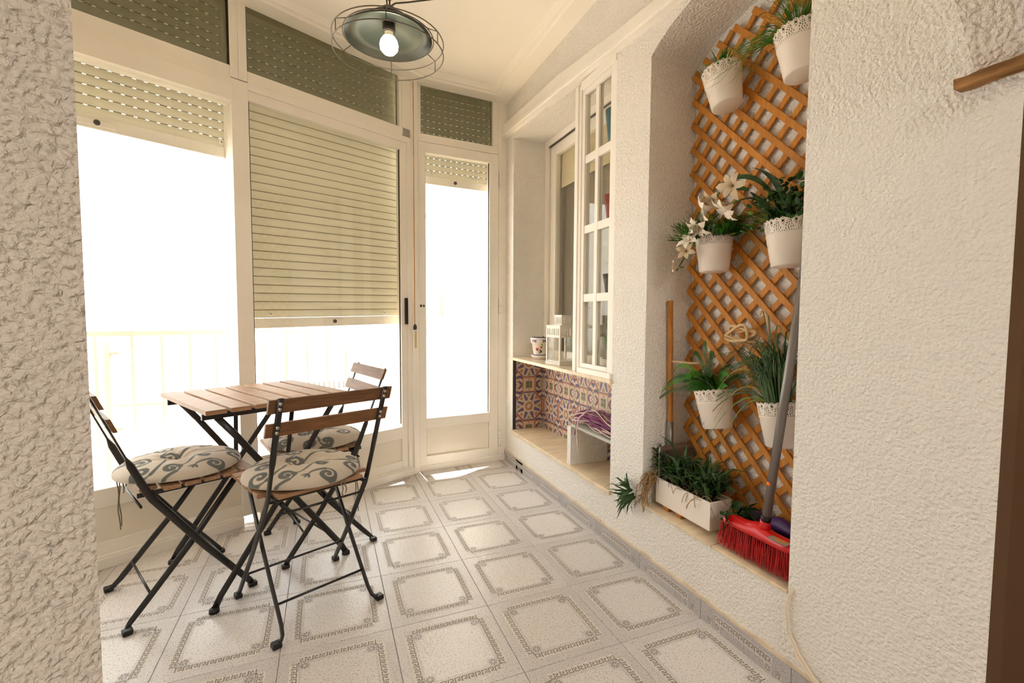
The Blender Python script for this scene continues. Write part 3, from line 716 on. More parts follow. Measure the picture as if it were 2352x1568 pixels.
# cushion with painted scroll pattern
def cushion_mesh():
    N = 190; Rc = .196; lin = np.linspace(-1, 1, N); gx, gy = np.meshgrid(lin, lin)
    # square to disc map
    ux = gx*np.sqrt(1-gy**2/2); uy = gy*np.sqrt(1-gx**2/2); r = np.hypot(ux, uy)
    ang = np.arctan2(uy, ux)
    rr = Rc*(1+.012*np.sin(5*ang)+.01*np.sin(3*ang+1))
    x = ux*rr; y = uy*rr
    prof = np.sqrt(np.clip(1-r**3.2, 0, 1)); tuft_ = np.exp(-(r/.22)**2)
    wrk = .0022*np.sin(ang*9+r*14)*np.exp(-((r-.35)/.25)**2)
    zt = .014+.042*prof-.026*tuft_+wrk+.003*np.sin(x*40)*np.cos(y*33)*prof
    zb = .012-.010*prof
    # pattern
    curves = []
    def spiral(cx, cy, r0, a0, turns, d=1, w=.0065, tail=None):
        t = np.linspace(0, 1, 60); rad = r0*(.12+.88*t); th = a0+d*turns*2*pi*t
        px = cx+rad*np.cos(th); py = cy+rad*np.sin(th); ww = w*(.45+.75*np.sin(pi*np.clip(t*.9+.1, 0, 1)))
        curves.append((px, py, ww))
        if tail:
            s = np.linspace(0, 1, 40); ex, ey = px[-1], py[-1]; tx, ty = -d*np.sin(th[-1])*tail[0], d*np.cos(th[-1])*tail[0]
            qx = ex+tx*s+tail[1]*s**2; qy = ey+ty*s+tail[2]*s**2; curves.append((qx, qy, w*(1-.6*s)))
    rs = np.random.RandomState(4)
    seeds = [(-.10, .08, 1), (.06, .10, -1), (.13, -.02, 1), (-.02, -.09, 1), (-.14, -.05, -1), (.10, -.14, -1), (-.07, .165, -1), (.0, .03, 1), (-.07, -.16, 1), (.165, .09, 1), (-.17, .03, 1), (.03, .17, 1), (.045, -.175, 1)]
    for (cx, cy, d) in seeds:
        spiral(cx, cy, rs.uniform(.026, .036), rs.uniform(0, 6.28), rs.uniform(1.2, 1.55), d, .0078, (rs.uniform(.07, .12), rs.uniform(-.05, .05), rs.uniform(-.05, .05)))
    def dist(X, Y):
        v = np.full(X.shape, -1.0)
        for px, py, ww in curves:
            for k in range(0, len(px)-1):
                ax, ay, bx, by = px[k], py[k], px[k+1], py[k+1]; L2 = (bx-ax)**2+(by-ay)**2+1e-12
                m_ = (np.abs(X-ax) < .03) & (np.abs(Y-ay) < .03)
                if not m_.any(): continue
                t = np.clip(((X[m_]-ax)*(bx-ax)+(Y[m_]-ay)*(by-ay))/L2, 0, 1)
                d_ = np.hypot(X[m_]-ax-t*(bx-ax), Y[m_]-ay-t*(by-ay)); v[m_] = np.maximum(v[m_], (ww[k]-d_)/.0015)
        for (px, py, ww), k in zip(curves, range(99)):   # three-lobed buds at tail ends
            if k % 2: 
                ex, ey = px[-1], py[-1]; a = math.atan2(py[-1]-py[-4], px[-1]-px[-4])
                for da in (-.7, 0, .7):
                    lx, ly = ex+.012*cos(a+da), ey+.012*sin(a+da); c_, s_ = cos(a+da), sin(a+da)
                    u = (X-lx)*c_+(Y-ly)*s_; w_ = -(X-lx)*s_+(Y-ly)*c_
                    v = np.maximum(v, (1-np.hypot(u/.015, w_/.0055))*3)
        return np.clip(v, 0, 1)
    k = dist(x*1.02, y*1.02); base = np.array([.57, .51, .43]); ink = np.array([.13, .138, .13])
    col = base[None, None]*(1-k[..., None])+ink[None, None]*k[..., None]
    colb = np.repeat(np.repeat(base[None, None]*.9, N, 0), N, 1)
    V = np.concatenate([np.stack([x, y, zt], -1).reshape(-1, 3), np.stack([x, y, zb], -1).reshape(-1, 3)])
    C = np.concatenate([col.reshape(-1, 3), colb.reshape(-1, 3)]); F = []
    idx = np.arange(N*N).reshape(N, N)
    a, b_, c, d = idx[:-1, :-1].ravel(), idx[:-1, 1:].ravel(), idx[1:, 1:].ravel(), idx[1:, :-1].ravel()
    F = np.stack([a, b_, c, d], 1).tolist()+np.stack([a+N*N, d+N*N, c+N*N, b_+N*N], 1).tolist()
    bd_ = list(idx[0, :])+list(idx[1:, -1])+list(idx[-1, -2::-1])+list(idx[-2:0:-1, 0])
    for i in range(len(bd_)): j = (i+1) % len(bd_); F.append([bd_[j], bd_[i], bd_[i]+N*N, bd_[j]+N*N])
    me = bpy.data.meshes.new('cushion'); me.from_pydata(V.tolist(), [], F); me.materials.append(M['linen'])
    me.polygons.foreach_set('use_smooth', [True]*len(F))
    ca = me.color_attributes.new('Col', 'FLOAT_COLOR', 'POINT')
    ca.data.foreach_set('color', np.concatenate([C, np.ones((len(C), 1))], 1).astype(np.float32).ravel()); me.update()
    return me
cme = cushion_mesh()
def cushion(loc, rz, label, ties, dz=0):
    t = thing('seat_cushion', label, 'cushion', loc, rz, 'scroll patterned round seat cushions')
    link('cushion_pad', cme, t)
    MB().lathe([(0, .036), (.007, .0355), (.009, .033), (.007, .031)], 'tie_cloth', 12).build('tuft_button', t)
    for (x_, y_, L) in ties:
        m_ = MB(); ph = random.uniform(0, 6)
        P_ = [Vector((x_+.004*sin(ph+k*1.1), y_-.004*k/10+.003*cos(ph+k), .010-L*(k/10)**1.0)) for k in range(11)]
        P_[0].z = .012; m_.sweep(P_, .0032, 'tie_cloth', rb=.0012, ref=(1, 0, 0), seg=6); m_.build('tie', t)
    return t
def at(c, a, x_, y_, z_): return (c[0]+cos(a)*x_-sin(a)*y_, c[1]+sin(a)*x_+cos(a)*y_, z_)
cushion(at(cA, aA, -.005, .215, .4572), aA+.5, 'scroll patterned cushion on the chair seen from behind', [(.165, -.10, .14), (.16, -.115, .20), (-.02, -.19, .05), (-.035, -.188, .06)])
cushion(at(cB, aB, 0, .205, .4572), aB+2.4, 'scroll patterned cushion on the chair beside the foreground wall', [(-.05, .182, .20), (-.06, .180, .21), (-.02, .19, .09), (-.005, .19, .07)])
cushion(at(cC, aC, 0, .205, .4572), aC+4.1, 'scroll patterned cushion on the far chair before the glazing', [(.17, .08, .14), (.165, .09, .12)])

# ================================================================== LAMP
lp = thing('pendant_lamp', 'green metal pendant lamp with wire cage and lit round bulb', 'lamp', (-.994, -1.025, 0))
MB().lathe([(.0, 1.962), (.013, 1.960), (.024, 1.952), (.031, 1.942), (.033, 1.934), (.027, 1.931), (.040, 1.925), (.043, 1.917), (.036, 1.914), (.060, 1.905), (.090, 1.892), (.128, 1.872), (.129, 1.869), (.090, 1.889), (.060, 1.902), (.030, 1.911), (0, 1.912)], 'lamp_green', 48,
           mats=['lamp_dark']*11+['lamp_green']*5).build('lamp_shade', lp)
MB().lathe([(.017, 1.935), (.019, 1.90), (.019, 1.888), (.015, 1.886), (0, 1.886)], 'lamp_dark', 20).build('socket', lp)
bu = MB().lathe([(.012, 1.888), (.0125, 1.880), (.018, 1.871), (.0245, 1.861), (.0275, 1.848), (.0255, 1.836), (.017, 1.826), (0, 1.822)], 'bulb', 24, mats=['bulb_neck']*2+['bulb']*5).build('bulb', lp)
def ring(r, z, t=.0017): return [(r*cos(2*pi*k/48), r*sin(2*pi*k/48), z) for k in range(48)]
for r, z in ((.163, 1.860), (.163, 1.826), (.133, 1.871)):
    MB().sweep(ring(r, z), .0017, 'cage_metal', seg=6, closed=True).build('cage_ring', lp)
for k in range(6):
    a = k*pi/3+.35; c, s_ = cos(a), sin(a)
    MB().sweep([(c*.028, s_*.028, 1.948), (c*.133, s_*.133, 1.874), (c*.163, s_*.163, 1.860), (c*.163, s_*.163, 1.826)], .0016, 'cage_metal', seg=6).build('cage_wire', lp)
MB().sweep([(.003, 0, 1.955), (.003, 0, 1.985)], .0025, 'lamp_dark', seg=6).sweep([(-.004, 0, 1.955), (-.006, 0, 1.985)], .002, 'lamp_dark', seg=6).build('hook', lp)
MB().lathe([(0, 1.980), (.010, 1.984), (.016, 1.996), (.016, 2.008), (.010, 2.018), (0, 2.022)], 'block_wood', 16).build('wooden_bead', lp)
MB().sweep([(0, 0, 2.02), (0, 0, 2.518)], .003, 'rust_orange', seg=6).build('rope', lp)
MB().sweep([(.004, 0, 1.962), (.02, .003, 1.978), (.06, .01, 1.995), (.14, .02, 2.03), (.26, .03, 2.16), (.34, .03, 2.35), (.36, .03, 2.517)], .0026, 'cage_metal', seg=6).build('cord', lp)

# ================================================================== RECESS OBJECTS
# painted flower pot with saucer
fp = thing('flower_pot', 'white ceramic flower pot painted with blue and red flowers', 'flower pot', (.125, .245, .7495))
MB().lathe([(0, 0), (.046, 0), (.052, .008), (.062, .024), (.060, .026), (.050, .012), (0, .010)], 'terracotta', 32, mats=['terracotta', 'ceramic', 'ceramic', 'ceramic', 'ceramic', 'ceramic']).build('saucer', fp)
MB().lathe([(0, .011), (.042, .011), (.044, .03), (.056, .103), (.062, .104), (.066, .135), (.066, .140), (.060, .140), (.058, .125), (0, .122)], 'ceramic', 40, mats=['ceramic', 'paint_blue']+['ceramic']*4+['paint_blue', 'paint_blue', 'ceramic', 'soil']).build('pot', fp)
def decal(mb, th, z, pts, m, r_of):
    """flat painted shape on pot: list of local (u along circumference, v up)"""
    P_ = []
    for (u, v) in pts:
        zz = z+v; rr = r_of(zz)+.0006; a = th+u/rr; P_.append((rr*cos(a), rr*sin(a), zz))
    i = mb.add(P_); mb.face(list(range(i, i+len(P_))), m)
def petal(mb, th, z, ang, L, wd, m, rof, u0=0, v0=0):
    c, s_ = cos(ang), sin(ang)
    pts = [(0, 0), (.35, .45), (.7, .5), (1, 0), (.7, -.5), (.35, -.45)]
    decal(mb, th, z, [(u0+c*a*L-s_*b*wd, v0+s_*a*L+c*b*wd) for a, b in pts], m, rof)
body = lambda z: .044+(z-.03)*(.012/.073)
rim = lambda z: .062+(z-.104)*(.004/.031)
dm = MB()
for th in (3.55, 4.75, 6.0, 1.2, 2.4):
    for k, (an, L) in enumerate(((2.8, .022), (3.7, .02), (.15, .026), (.6-1.1, .024))): petal(dm, th, .12, an, L, .007, 'paint_blue', rim)
    petal(dm, th, .12, 1.3, .012, .006, 'paint_blue', rim)
for th in (3.85, 5.6, 1.0, 2.2):
    for an in (1.57, 1.15, 2.0): petal(dm, th, .052, an, .026, .007, 'paint_red', body)
for th in (4.55, 0.2):
    for an in (2.6, 3.1, 3.6): petal(dm, th, .05, an, .028, .009, 'paint_green', body)
    petal(dm, th, .07, 1.2, .018, .014, 'paint_red', body, -.012); petal(dm, th, .085, 2.0, .022, .009, 'paint_lime', body)
dm.build('painted_flowers', fp, kind='stuff')
sg = MB()
for (x_, y_) in ((-.02, -.01), (.0, .02), (.02, -.015), (-.035, .02), (.03, .02)):
    tuft(sg, (x_, y_, .122), 6, .045, .014, .008, 'aloe', mats=['aloe', 'leaf_mid', 'aloe_tip'])
sg.build('foliage', fp, kind='stuff')
# lantern
ln = thing('lantern', 'white metal candle lantern standing on the upper marble shelf', 'lantern', (.105, -.105, .7495), R(7))
hw = .066
MB().box(-.074, .074, -.074, .074, 0, .014, 'lantern_white').box(-.062, .062, -.062, .062, .014, .018, 'lantern_white').build('base', ln, bevel=.002)
for sx in (-1, 1):
    for sy in (-1, 1): MB().box(sx*hw-.005, sx*hw+.005, sy*hw-.005, sy*hw+.005, .014, .225, 'lantern_white').build('post', ln)
def slotted(half, z0, z1, zs0, zs1, n, name):
    for k in range(4):
        Tm = Matrix.Rotation(k*pi/2, 4, 'Z'); m_ = MB()
        m_.box(-half, half, -half-.001, -half+.001, z0, zs0, 'lantern_white', Tm); m_.box(-half, half, -half-.001, -half+.001, zs1, z1, 'lantern_white', Tm)
        st = 2*half/(n+.8)
        for i in range(n+1):
            c = -half+st*(i+.4)-.0*st; m_.box(c-st*.28, c+st*.28, -half-.001, -half+.001, zs0, zs1, 'lantern_white', Tm)
        m_.build(name, ln)
slotted(hw+.003, .158, .226, .172, .210, 7, 'vent_band')
MB().box(-.072, .072, -.072, .072, .226, .229, 'lantern_white').build('roof_plate', ln)
slotted(.036, .229, .285, .238, .276, 5, 'chimney')
MB().box(-.038, .038, -.038, .038, .285, .288, 'lantern_white').build('roof_plate', ln)
for k in range(4):
    Tm = Matrix.Rotation(k*pi/2, 4, 'Z'); MB().box(-hw+.005, hw-.005, -hw-.001, -hw+.001, .018, .158, 'glass', Tm).build('glass_pane', ln)
    MB().box(-hw+.005, hw-.005, -hw-.002, -hw+.002, .016, .024, 'lantern_white', Tm).build('door_rail', ln)
# yarn hank
yr = thing('yarn_hank', 'hank of purple and white cotton yarn draped over the grey board', 'yarn', (0, 0, 0))
for m, kk in (('yarn_purple', 46), ('yarn_white', 40)):
    mb = MB()
    for k in range(kk):
        a = random.uniform(-1, 1); b = random.random()**.7; x0 = .03+.13*random.random()
        zc = .472+.095*b*(1-.35*abs(a)); P_ = []
        for i in range(13):
            t = i/12; y_ = -.375-.385*t
            P_.append((x0+.02*sin(t*5+a*3)-.01*a, y_+.006*sin(k), max(.470, .475+(zc-.475)*sin(pi*min(1, .12+t*.75))**.8+.006*sin(t*9+k))))
        mb.sweep(P_, .0036, m, seg=5)
    mb.build('purple_strands' if 'purple' in m else 'white_strands', yr, kind='stuff')
MB().sweep([(.03, -.52, .56), (-.012, -.50, .52), (-.018, -.49, .46), (-.016, -.495, .40), (-.014, -.505, .345)], .004, 'yarn_white', seg=6).sweep([(.01, -.44, .49), (-.010, -.47, .46), (-.012, -.46, .425)], .003, 'yarn_purple', seg=6).build('loose_end', yr)

# ================================================================== ARCHED NICHE
tre = thing('trellis', 'orange brown wooden diamond trellis filling the arched niche', 'trellis', (0, 0, 0))
YL, YR_, ZB, pit = -1.0, -1.625, .30, .0945
def arcz(y):
    for (a, b_) in zip(ARC[:-1], ARC[1:]):
        if b_[0] <= y <= a[0]: return a[1]+(b_[1]-a[1])*(y-a[0])/(b_[0]-a[0])
    return 2.03
def clip(fz, sgn):
    # sample strip line and keep the span inside the outline
    pts = []
    for k in range(0, 400):
        y = YL-(YL-YR_)*k/399; z = fz(y)
        if ZB < z < arcz(y)-.035-.10*max(0, (-1.06-y)*-1 if y > -1.06 else 0): pts.append((y, z))
    return (pts[0], pts[-1]) if len(pts) > 4 else None
hwid = .0105
def strip(p, q, x0, x1):
    d = Vector((q[0]-p[0], q[1]-p[1])).normalized(); n_ = Vector((-d.y, d.x))*hwid
    poly = [(p[0]+n_.x, p[1]+n_.y), (p[0]-n_.x, p[1]-n_.y), (q[0]-n_.x, q[1]-n_.y), (q[0]+n_.x, q[1]+n_.y)]
    MB().prism(poly, x0, x1, 'trellis_wood', mt).build('lattice_strip', tre, bevel=.001)
z0 = 1.900-pit*25
for k in range(-2, 50):
    z = z0+k*pit
    r_ = clip(lambda y: z+(y-YL), 1)
    if r_: strip(*r_, .203, .211)
    r_ = clip(lambda y: z-(y-YL)-.0, -1)
    if r_: strip(*r_, .2115, .2195)
# lace rim pot
def pot_mesh(rt=.067, rb_=.050, H=.145):
    mb = MB(); rr = lambda z: rb_+(rt-rb_)*z/H; band0 = .100; seg = 192; nz = 22; dz = (H-band0)/nz
    S = 48
    prof = [(0, 0), (rr(0)-.004, 0), (rr(0), .003), (rr(band0-.01), band0-.010), (rr(band0-.01)+.0012, band0-.008), (rr(band0-.006)+.0012, band0-.006), (rr(band0), band0-.004)]
    mb.lathe(prof, 'pot_white', S); mb.lathe([(0, .004), (rr(.004)-.0025, .004), (rr(.06)-.0025, .06), (rr(.098)-.0025, .098)], 'pot_white', S)
    mb.lathe([(0, .092), (rr(.092)-.004, .092)], 'soil', 32)
    grid = {}
    def vid(k, j):
        k %= seg
        if (k, j) not in grid:
            z = band0-.004+j*dz*(1.09); a = 2*pi*k/seg; r_ = rr(z); grid[(k, j)] = mb.add([(r_*cos(a), r_*sin(a), z)])
        return grid[(k, j)]
    for k in range(seg):
        for j in range(nz):
            u = (k+.5)/seg*12 % 1; v = (j+.5)/nz    # 12 motifs
            du = abs(u-.5); top = .93-.10*abs(sin(pi*2*u*1.0))+.03*cos(2*pi*u*6)
            if v > top: continue
            hole = False
            if v < .12: hole = (int(k) % 3 == 0 and j in (1,)) or False
            else:
                e = math.hypot((u-.5)*1.45, (v-.28)*1.0); th = math.atan2(v-.28, (u-.5)*1.45)
                if v < .66:
                    if .10 < e < .17 and cos(th*7) > -.1: hole = True
                    if .24 < e < .31 and cos(th*11) > .0: hole = True
                    if .36 < e < .43 and cos(th*15) > .1: hole = True
                e2 = math.hypot((min(u, 1-u))*1.45, (v-.66)); th2 = math.atan2(v-.66, min(u, 1-u))
                if e > .47 and (e2 < .085 or (.13 < e2 < .19 and cos(th2*8) > 0)): hole = True
                e3 = math.hypot((u-.5)*1.45, v-.80)
                if e3 < .055: hole = True
            if not hole: mb.face((vid(k, j), vid(k+1, j), vid(k+1, j+1), vid(k, j+1)), 'pot_white', True)
    return mb.mesh('pot')
pme = pot_mesh()
def potted(name, label, cat, loc, tilt, sc_=1):
    t = thing(name, label, cat, loc, rot=(R(tilt), 0, 0), group=None)
    t['group'] = 'white lace rimmed pots hung on the trellis'
    p = link('pot', pme, t, rot=(0, 0, random.uniform(0, 6)))
    MB().box(.045, .082, -.012, .012, .118, .124, 'pot_white').box(.079, .082, -.012, .012, .09, .124, 'pot_white').build('hanging_hook', t)
    return t
def potloc(y, z): return (.128, y, z)
# y,z of bottom centre
p1 = potted('potted_grass', 'white lace pot with short grass spikes, upper left on the trellis', 'potted plant', potloc(-1.250, 1.765), -13)
p0 = potted('potted_curly_grass', 'white lace pot with long curly grass at the top of the trellis', 'potted plant', potloc(-1.528, 1.742), -8)
p2 = potted('potted_feathery_plant', 'white lace pot with feathery bright green bush below the white flowers', 'potted plant', potloc(-1.212, 1.195), -2)
p3 = potted('potted_lily', 'white lace pot with dark round-leaved bush and arching white lilies', 'potted plant', potloc(-1.508, 1.188), -4)
p4 = potted('potted_fern', 'white lace pot with fern fronds beside the wooden shovel handle', 'potted plant', potloc(-1.252, .630), -12)
p5 = potted('potted_ribbon_grass', 'white lace pot with long dark grass blades behind the broom pole', 'potted plant', potloc(-1.512, .632), -8)
g = MB(); tuft(g, (0, 0, .10), 90, .15, .06, .006, 'leaf_green', mats=['leaf_green', 'leaf_bright', 'leaf_mid']); tuft(g, (0, .045, .11), 18, .08, .06, .005, 'leaf_green'); g.build('foliage', p1, kind='stuff')
# curly grass
g = MB()
for k in range(260):
    a = random.uniform(0, 2*pi); L = random.uniform(.10, .30); out = random.uniform(.04, .17); ph = random.uniform(0, 6); cr = random.uniform(.004, .012)
    P_ = []
    for i in range(10):
        t = i/9; P_.append((cos(a)*out*t*(1 if cos(a) < 0 else .3)+cr*sin(t*14+ph)*t, sin(a)*out*t*1.1+cr*cos(t*12+ph)*t, .10+L*(t-.55*t*t*(out/.10))))
    P_ = [(min(x_, .075), y_, z_) for x_, y_, z_ in P_]
    g.ribbon(P_, [.0032*(1-.7*i/9) for i in range(10)], (random.uniform(-1, 1), random.uniform(-1, 1), .3), random.choice(['leaf_bright', 'leaf_lime', 'leaf_green', 'leaf_mid', 'leaf_green']))
for k in range(26):
    L = random.uniform(.14, .27); ph = random.uniform(0, 6); P_ = []; dz = random.uniform(-.08, .05); dx = random.uniform(-.06, .02)
    for i in range(14):
        t = i/13; P_.append((dx*t-.02+.010*sin(t*11+ph), .03+L*t, .135+.05*sin(pi*t*.8)+dz*t*t+.014*sin(t*13+ph)))
    g.ribbon(P_, [.0026*(1-.75*i/13) for i in range(14)], (random.uniform(-.4, .4), .1, 1), random.choice(['leaf_lime', 'leaf_mid', 'leaf_green']))
g.build('foliage', p0, kind='stuff')
# feathery bush
g = MB()
for k in range(300):
    a = random.uniform(0, 2*pi); el = random.uniform(.1, 1.45); L = random.uniform(.06, .115)
    d = Vector((cos(a)*cos(el), sin(a)*cos(el)*1.05, sin(el))); d.x *= (.45 if d.x > 0 else 1); st = Vector((cos(a)*.035, sin(a)*.04, .115)); m_ = random.choice(['leaf_bright', 'leaf_green', 'leaf_mid', 'leaf_mid', 'leaf_bright'])
    for i in range(7):
        q = st+d*L*(i+1)/7
        for s_ in range(3):
            a2 = random.uniform(0, 2*pi); dd = (d*.9+Vector((cos(a2), sin(a2), .35))*.7).normalized()*.022
            g.ribbon([q, q+dd*.5, q+dd], [.0022, .0036, .0006], d.orthogonal(), m_)
    g.ribbon([st, st+d*L*.5, st+d*L], [.0015, .0015, .0008], d.orthogonal(), m_)
g.build('foliage', p2, kind='stuff')
# round leaf bush
def roundleaf(mb, c, d, L, wd, m):
    d = Vector(d).normalized(); s_ = d.cross(Vector((0, 0, 1)));
    if s_.length < .1: s_ = Vector((1, 0, 0))
    s_.normalize(); s_ = (s_+Vector((random.uniform(-.6, .6), random.uniform(-.6, .6), random.uniform(-.6, .6)))).normalized()
    c = Vector(c); mb.ribbon([c, c+d*L*.25, c+d*L*.55, c+d*L*.85, c+d*L], [.001, wd*.75, wd, wd*.65, .001], s_, m, .12)
g = MB()
for k in range(460):
    a = random.uniform(0, 2*pi); el = random.uniform(-.1, 1.5); r_ = random.uniform(.035, .125)
    c = Vector((cos(a)*cos(el)*r_, sin(a)*cos(el)*r_*1.25, .13+sin(el)*r_*1.15)); c.x = min(c.x, .06)
    lime = (c.y > .03 and random.random() < .35)
    d = Vector((cos(a), sin(a), random.uniform(-.2, .9)))
    roundleaf(g, c, d, random.uniform(.016, .026), random.uniform(.012, .018), random.choice(['leaf_olive', 'leaf_lime']) if lime else random.choice(['leaf_dark', 'leaf_dark', 'leaf_mid', 'leaf_green']))
for k in range(40):
    a = random.uniform(0, 2*pi); e = Vector((cos(a)*.06-.01, sin(a)*.11, random.uniform(.15, .25))); g.sweep([(0, 0, .10), e*.6+Vector((0, 0, .04)), e], .0013, 'leaf_mid', seg=4)
g.build('foliage', p3, kind='stuff')
# lilies: part of p3
def strap_leaf(par, P_, wmax, side, m='leaf_dark', name='leaf'):
    n = len(P_); W_ = [wmax*(sin(pi*(.12+.88*i/(n-1)))**.7 if i < n-1 else .03) for i in range(n)]
    MB().ribbon(P_, W_, side, m, .18).build(name, par)
def bez(p0, p1_, p2_, n=12):
    p0, p1_, p2_ = Vector(p0), Vector(p1_), Vector(p2_); return [(1-t)**2*p0+2*t*(1-t)*p1_+t*t*p2_ for t in [i/(n-1) for i in range(n)]]
strap_leaf(p3, bez((-.01, .0, .12), (-.02, .055, .36), (-.03, .235, .322), 16), .026, (.5, .3, 1))
strap_leaf(p3, bez((-.01, -.005, .12), (-.02, -.01, .28), (-.03, .10, .335), 14), .030, (.2, 1, .2))
strap_leaf(p3, bez((-.01, .02, .15), (-.03, .07, .22), (-.04, .10, .255), 10), .026, (.3, .2, 1))
strap_leaf(p3, bez((-.02, .12, .27), (-.04, .17, .30), (-.05, .215, .300), 10), .022, (.3, .2, 1))
MB().sweep(bez((0, 0, .12), (-.03, .12, .40), (-.06, .42, .05), 18), .0028, 'leaf_mid', seg=6).build('flower_stem', p3)
def lily(par, c, d, size, m='petal'):
    d = Vector(d).normalized(); u = d.orthogonal().normalized(); v = d.cross(u); mb = MB(); c = Vector(c)
    rt = random.uniform(0, 2)
    for k in range(6):
        a = k*pi/3+rt; o_ = u*cos(a)+v*sin(a); s_ = d.cross(o_); op = random.uniform(.75, 1.15)
        P_ = [c, c+d*size*.30+o_*size*.10, c+d*size*.52+o_*size*.34*op, c+d*size*.58+o_*size*.62*op, c+d*size*.46+o_*size*.88*op]
        mb.ribbon(P_, [size*.06, size*.20, size*.42, size*.36, size*.04], s_, m, .1)
    mb.sweep([c-d*size*.3, c], [.002, size*.07], 'leaf_lime', seg=6)
    mb.sweep([c, c+d*size*.5], .0012, 'leaf_olive', seg=5)
    return mb.build('flower', par)
# flowers positioned along the arch of the stem (local to p3: y + = left)
for (y, z, s_, m_) in ((.115, .275, .062, 'petal_old'), (.125, .220, .075, 'petal'), (.205, .235, .080, 'petal'), (.19, .265, .06, 'petal_old'), (.255, .195, .070, 'petal'), (.275, .165, .06, 'petal'), (.305, .13, .062, 'petal'), (.335, .105, .05, 'petal_old'), (.375, .055, .052, 'petal_old')):
    lily(p3, (-.085, y, z), (-.7, random.uniform(-.6, .9), random.uniform(-.9, .5)), s_*.88, m_)
# fern
g = MB()
def frond(mb, P_, leafw, m):
    n = len(P_); mb.sweep(P_, [.0013]*n, m, seg=4)
    for i in range(1, n):
        t = i/(n-1); p, q = Vector(P_[i-1]), Vector(P_[i])
        d = (q-p).normalized(); s_ = d.cross(Vector((1, 0, 0)));
        if s_.length < .2: s_ = d.cross(Vector((0, 0, 1)))
        s_.normalize(); L = leafw*(1-t)**.7*min(1, t*5)+.002
        for h in (0, .33, .66):
            pp_ = p.lerp(q, h)
            for sg_ in (-1, 1):
                e = pp_+(s_*sg_+d*.35).normalized()*L; mb.ribbon([pp_, pp_.lerp(e, .5), e], [.0016, .0030, .0005], d, m)
for k in range(48):
    a = random.uniform(-.35, 1.15)*pi if k > 8 else random.uniform(.2, .8)*pi
    L = random.uniform(.10, .19); el = random.uniform(.5, 1.3)
    dx, dy = cos(a)*-1 if cos(a) < 0 else -cos(a)*.9, sin(a); h = L*sin(el)
    P_ = bez((0, 0, .10), (dx*L*.3, dy*L*.45, .10+h*1.05), (dx*L*.55, dy*L*.95*cos(el)+dy*.04, .10+h*.72), 15)
    frond(g, [tuple(q) for q in P_], .026, random.choice(['leaf_bright', 'leaf_green', 'leaf_lime', 'leaf_mid', 'leaf_dark']))
for e, m_ in (((-.06, .29, .085), 'leaf_mid'), ((-.05, .22, .145), 'leaf_bright'), ((-.04, .16, .215), 'leaf_lime'), ((-.03, .05, .26), 'leaf_mid'), ((-.03, -.06, .25), 'leaf_dark'), ((-.04, .20, .17), 'leaf_mid'), ((-.03, -.02, .30), 'leaf_mid')):
    P_ = bez((0, .01, .10), (e[0]*.6, e[1]*.45, .10+abs(e[2]-.1)*.9+.10), e, 24); frond(g, [tuple(q) for q in P_], .017, m_)
g.build('foliage', p4, kind='stuff')
# ribbon grass
g = MB()
for k in range(190):
    a = random.uniform(0, 2*pi); L = random.uniform(.14, .30); out = random.uniform(.02, .14)
    b0 = (cos(a)*.03, sin(a)*.035, .10); oy = sin(a)*out+random.uniform(0, .05); ox = -abs(cos(a))*out*.7
    P_ = bez(b0, (ox*.4, oy*.5, .10+L*1.05), (ox, oy*1.5, .10+L*random.uniform(.35, .95)), 8)
    g.ribbon(P_, [.004, .005, .005, .005, .0045, .004, .003, .0006], (random.uniform(-.4, .4), 1, .2), random.choice(['leaf_grass', 'leaf_dark', 'leaf_mid', 'leaf_grass']), .1)
for e, h_, m_ in (((-.05, .28, -.02), .22, 'leaf_yellow'), ((-.06, .33, -.02), .18, 'leaf_mid'), ((-.05, .30, .06), .17, 'leaf_mid'), ((-.06, .25, .0), .14, 'leaf_lime'), ((-.06, .22, -.06), .14, 'leaf_lime'), ((-.05, .20, .17), .25, 'leaf_yellow'), ((-.04, .17, .21), .26, 'leaf_grass'), ((-.05, .35, .03), .19, 'leaf_grass'), ((-.05, -.08, .30), .42, 'leaf_grass'), ((-.04, -.02, .38), .40, 'leaf_grass'), ((-.04, .01, .40), .42, 'leaf_grass')):
    P_ = bez((0, .01, .10), (e[0]*.6, e[1]*.35, .10+h_), e, 14); g.ribbon(P_, [.0045]*9+[.004, .0035, .003, .002, .0005], (.2, .1, 1) if abs(e[1]) > .1 else (.1, 1, .1), m_, .1)
g.build('foliage', p5, kind='stuff')
# beige hooks / cord
ck = MB().sweep([(.195, -1.165, .853), (.12, -1.12, .853), (.115, -1.03, .852), (.112, -1.008, .850), (.108, -1.000, .842), (.106, -1.003, .832)], .0045, 'cord_beige', seg=8).build('wall_hook'); tag(ck, 'beige coated hook rod reaching left in front of the shovel handle', 'hook')
pts = []
for k in range(60):
    t = k/59*3*2*pi; pts.append((.165-.012*sin(t*.5)-.02*(k/59), -1.315+.055*cos(t)+.012*sin(t*1.7), .972+.022*sin(t)*(1+.3*cos(t*.4))+.008*sin(t*2.3)))
cd = MB().sweep([(.19, -1.26, .95)]+pts+[(.17, -1.36, .93)], .0052, 'cord_beige', seg=8).build('coiled_cord'); tag(cd, 'beige cord looped in a loose coil in front of the trellis', 'cord')
ck2 = MB().sweep([(.198, -1.43, .95), (.155, -1.425, .955), (.150, -1.425, 1.0), (.150, -1.420, 1.035), (.152, -1.408, 1.048), (.154, -1.390, 1.046)], .0048, 'cord_beige', seg=8).build('wall_hook'); tag(ck2, 'beige coated hook rod standing upright right of the coiled cord', 'hook')
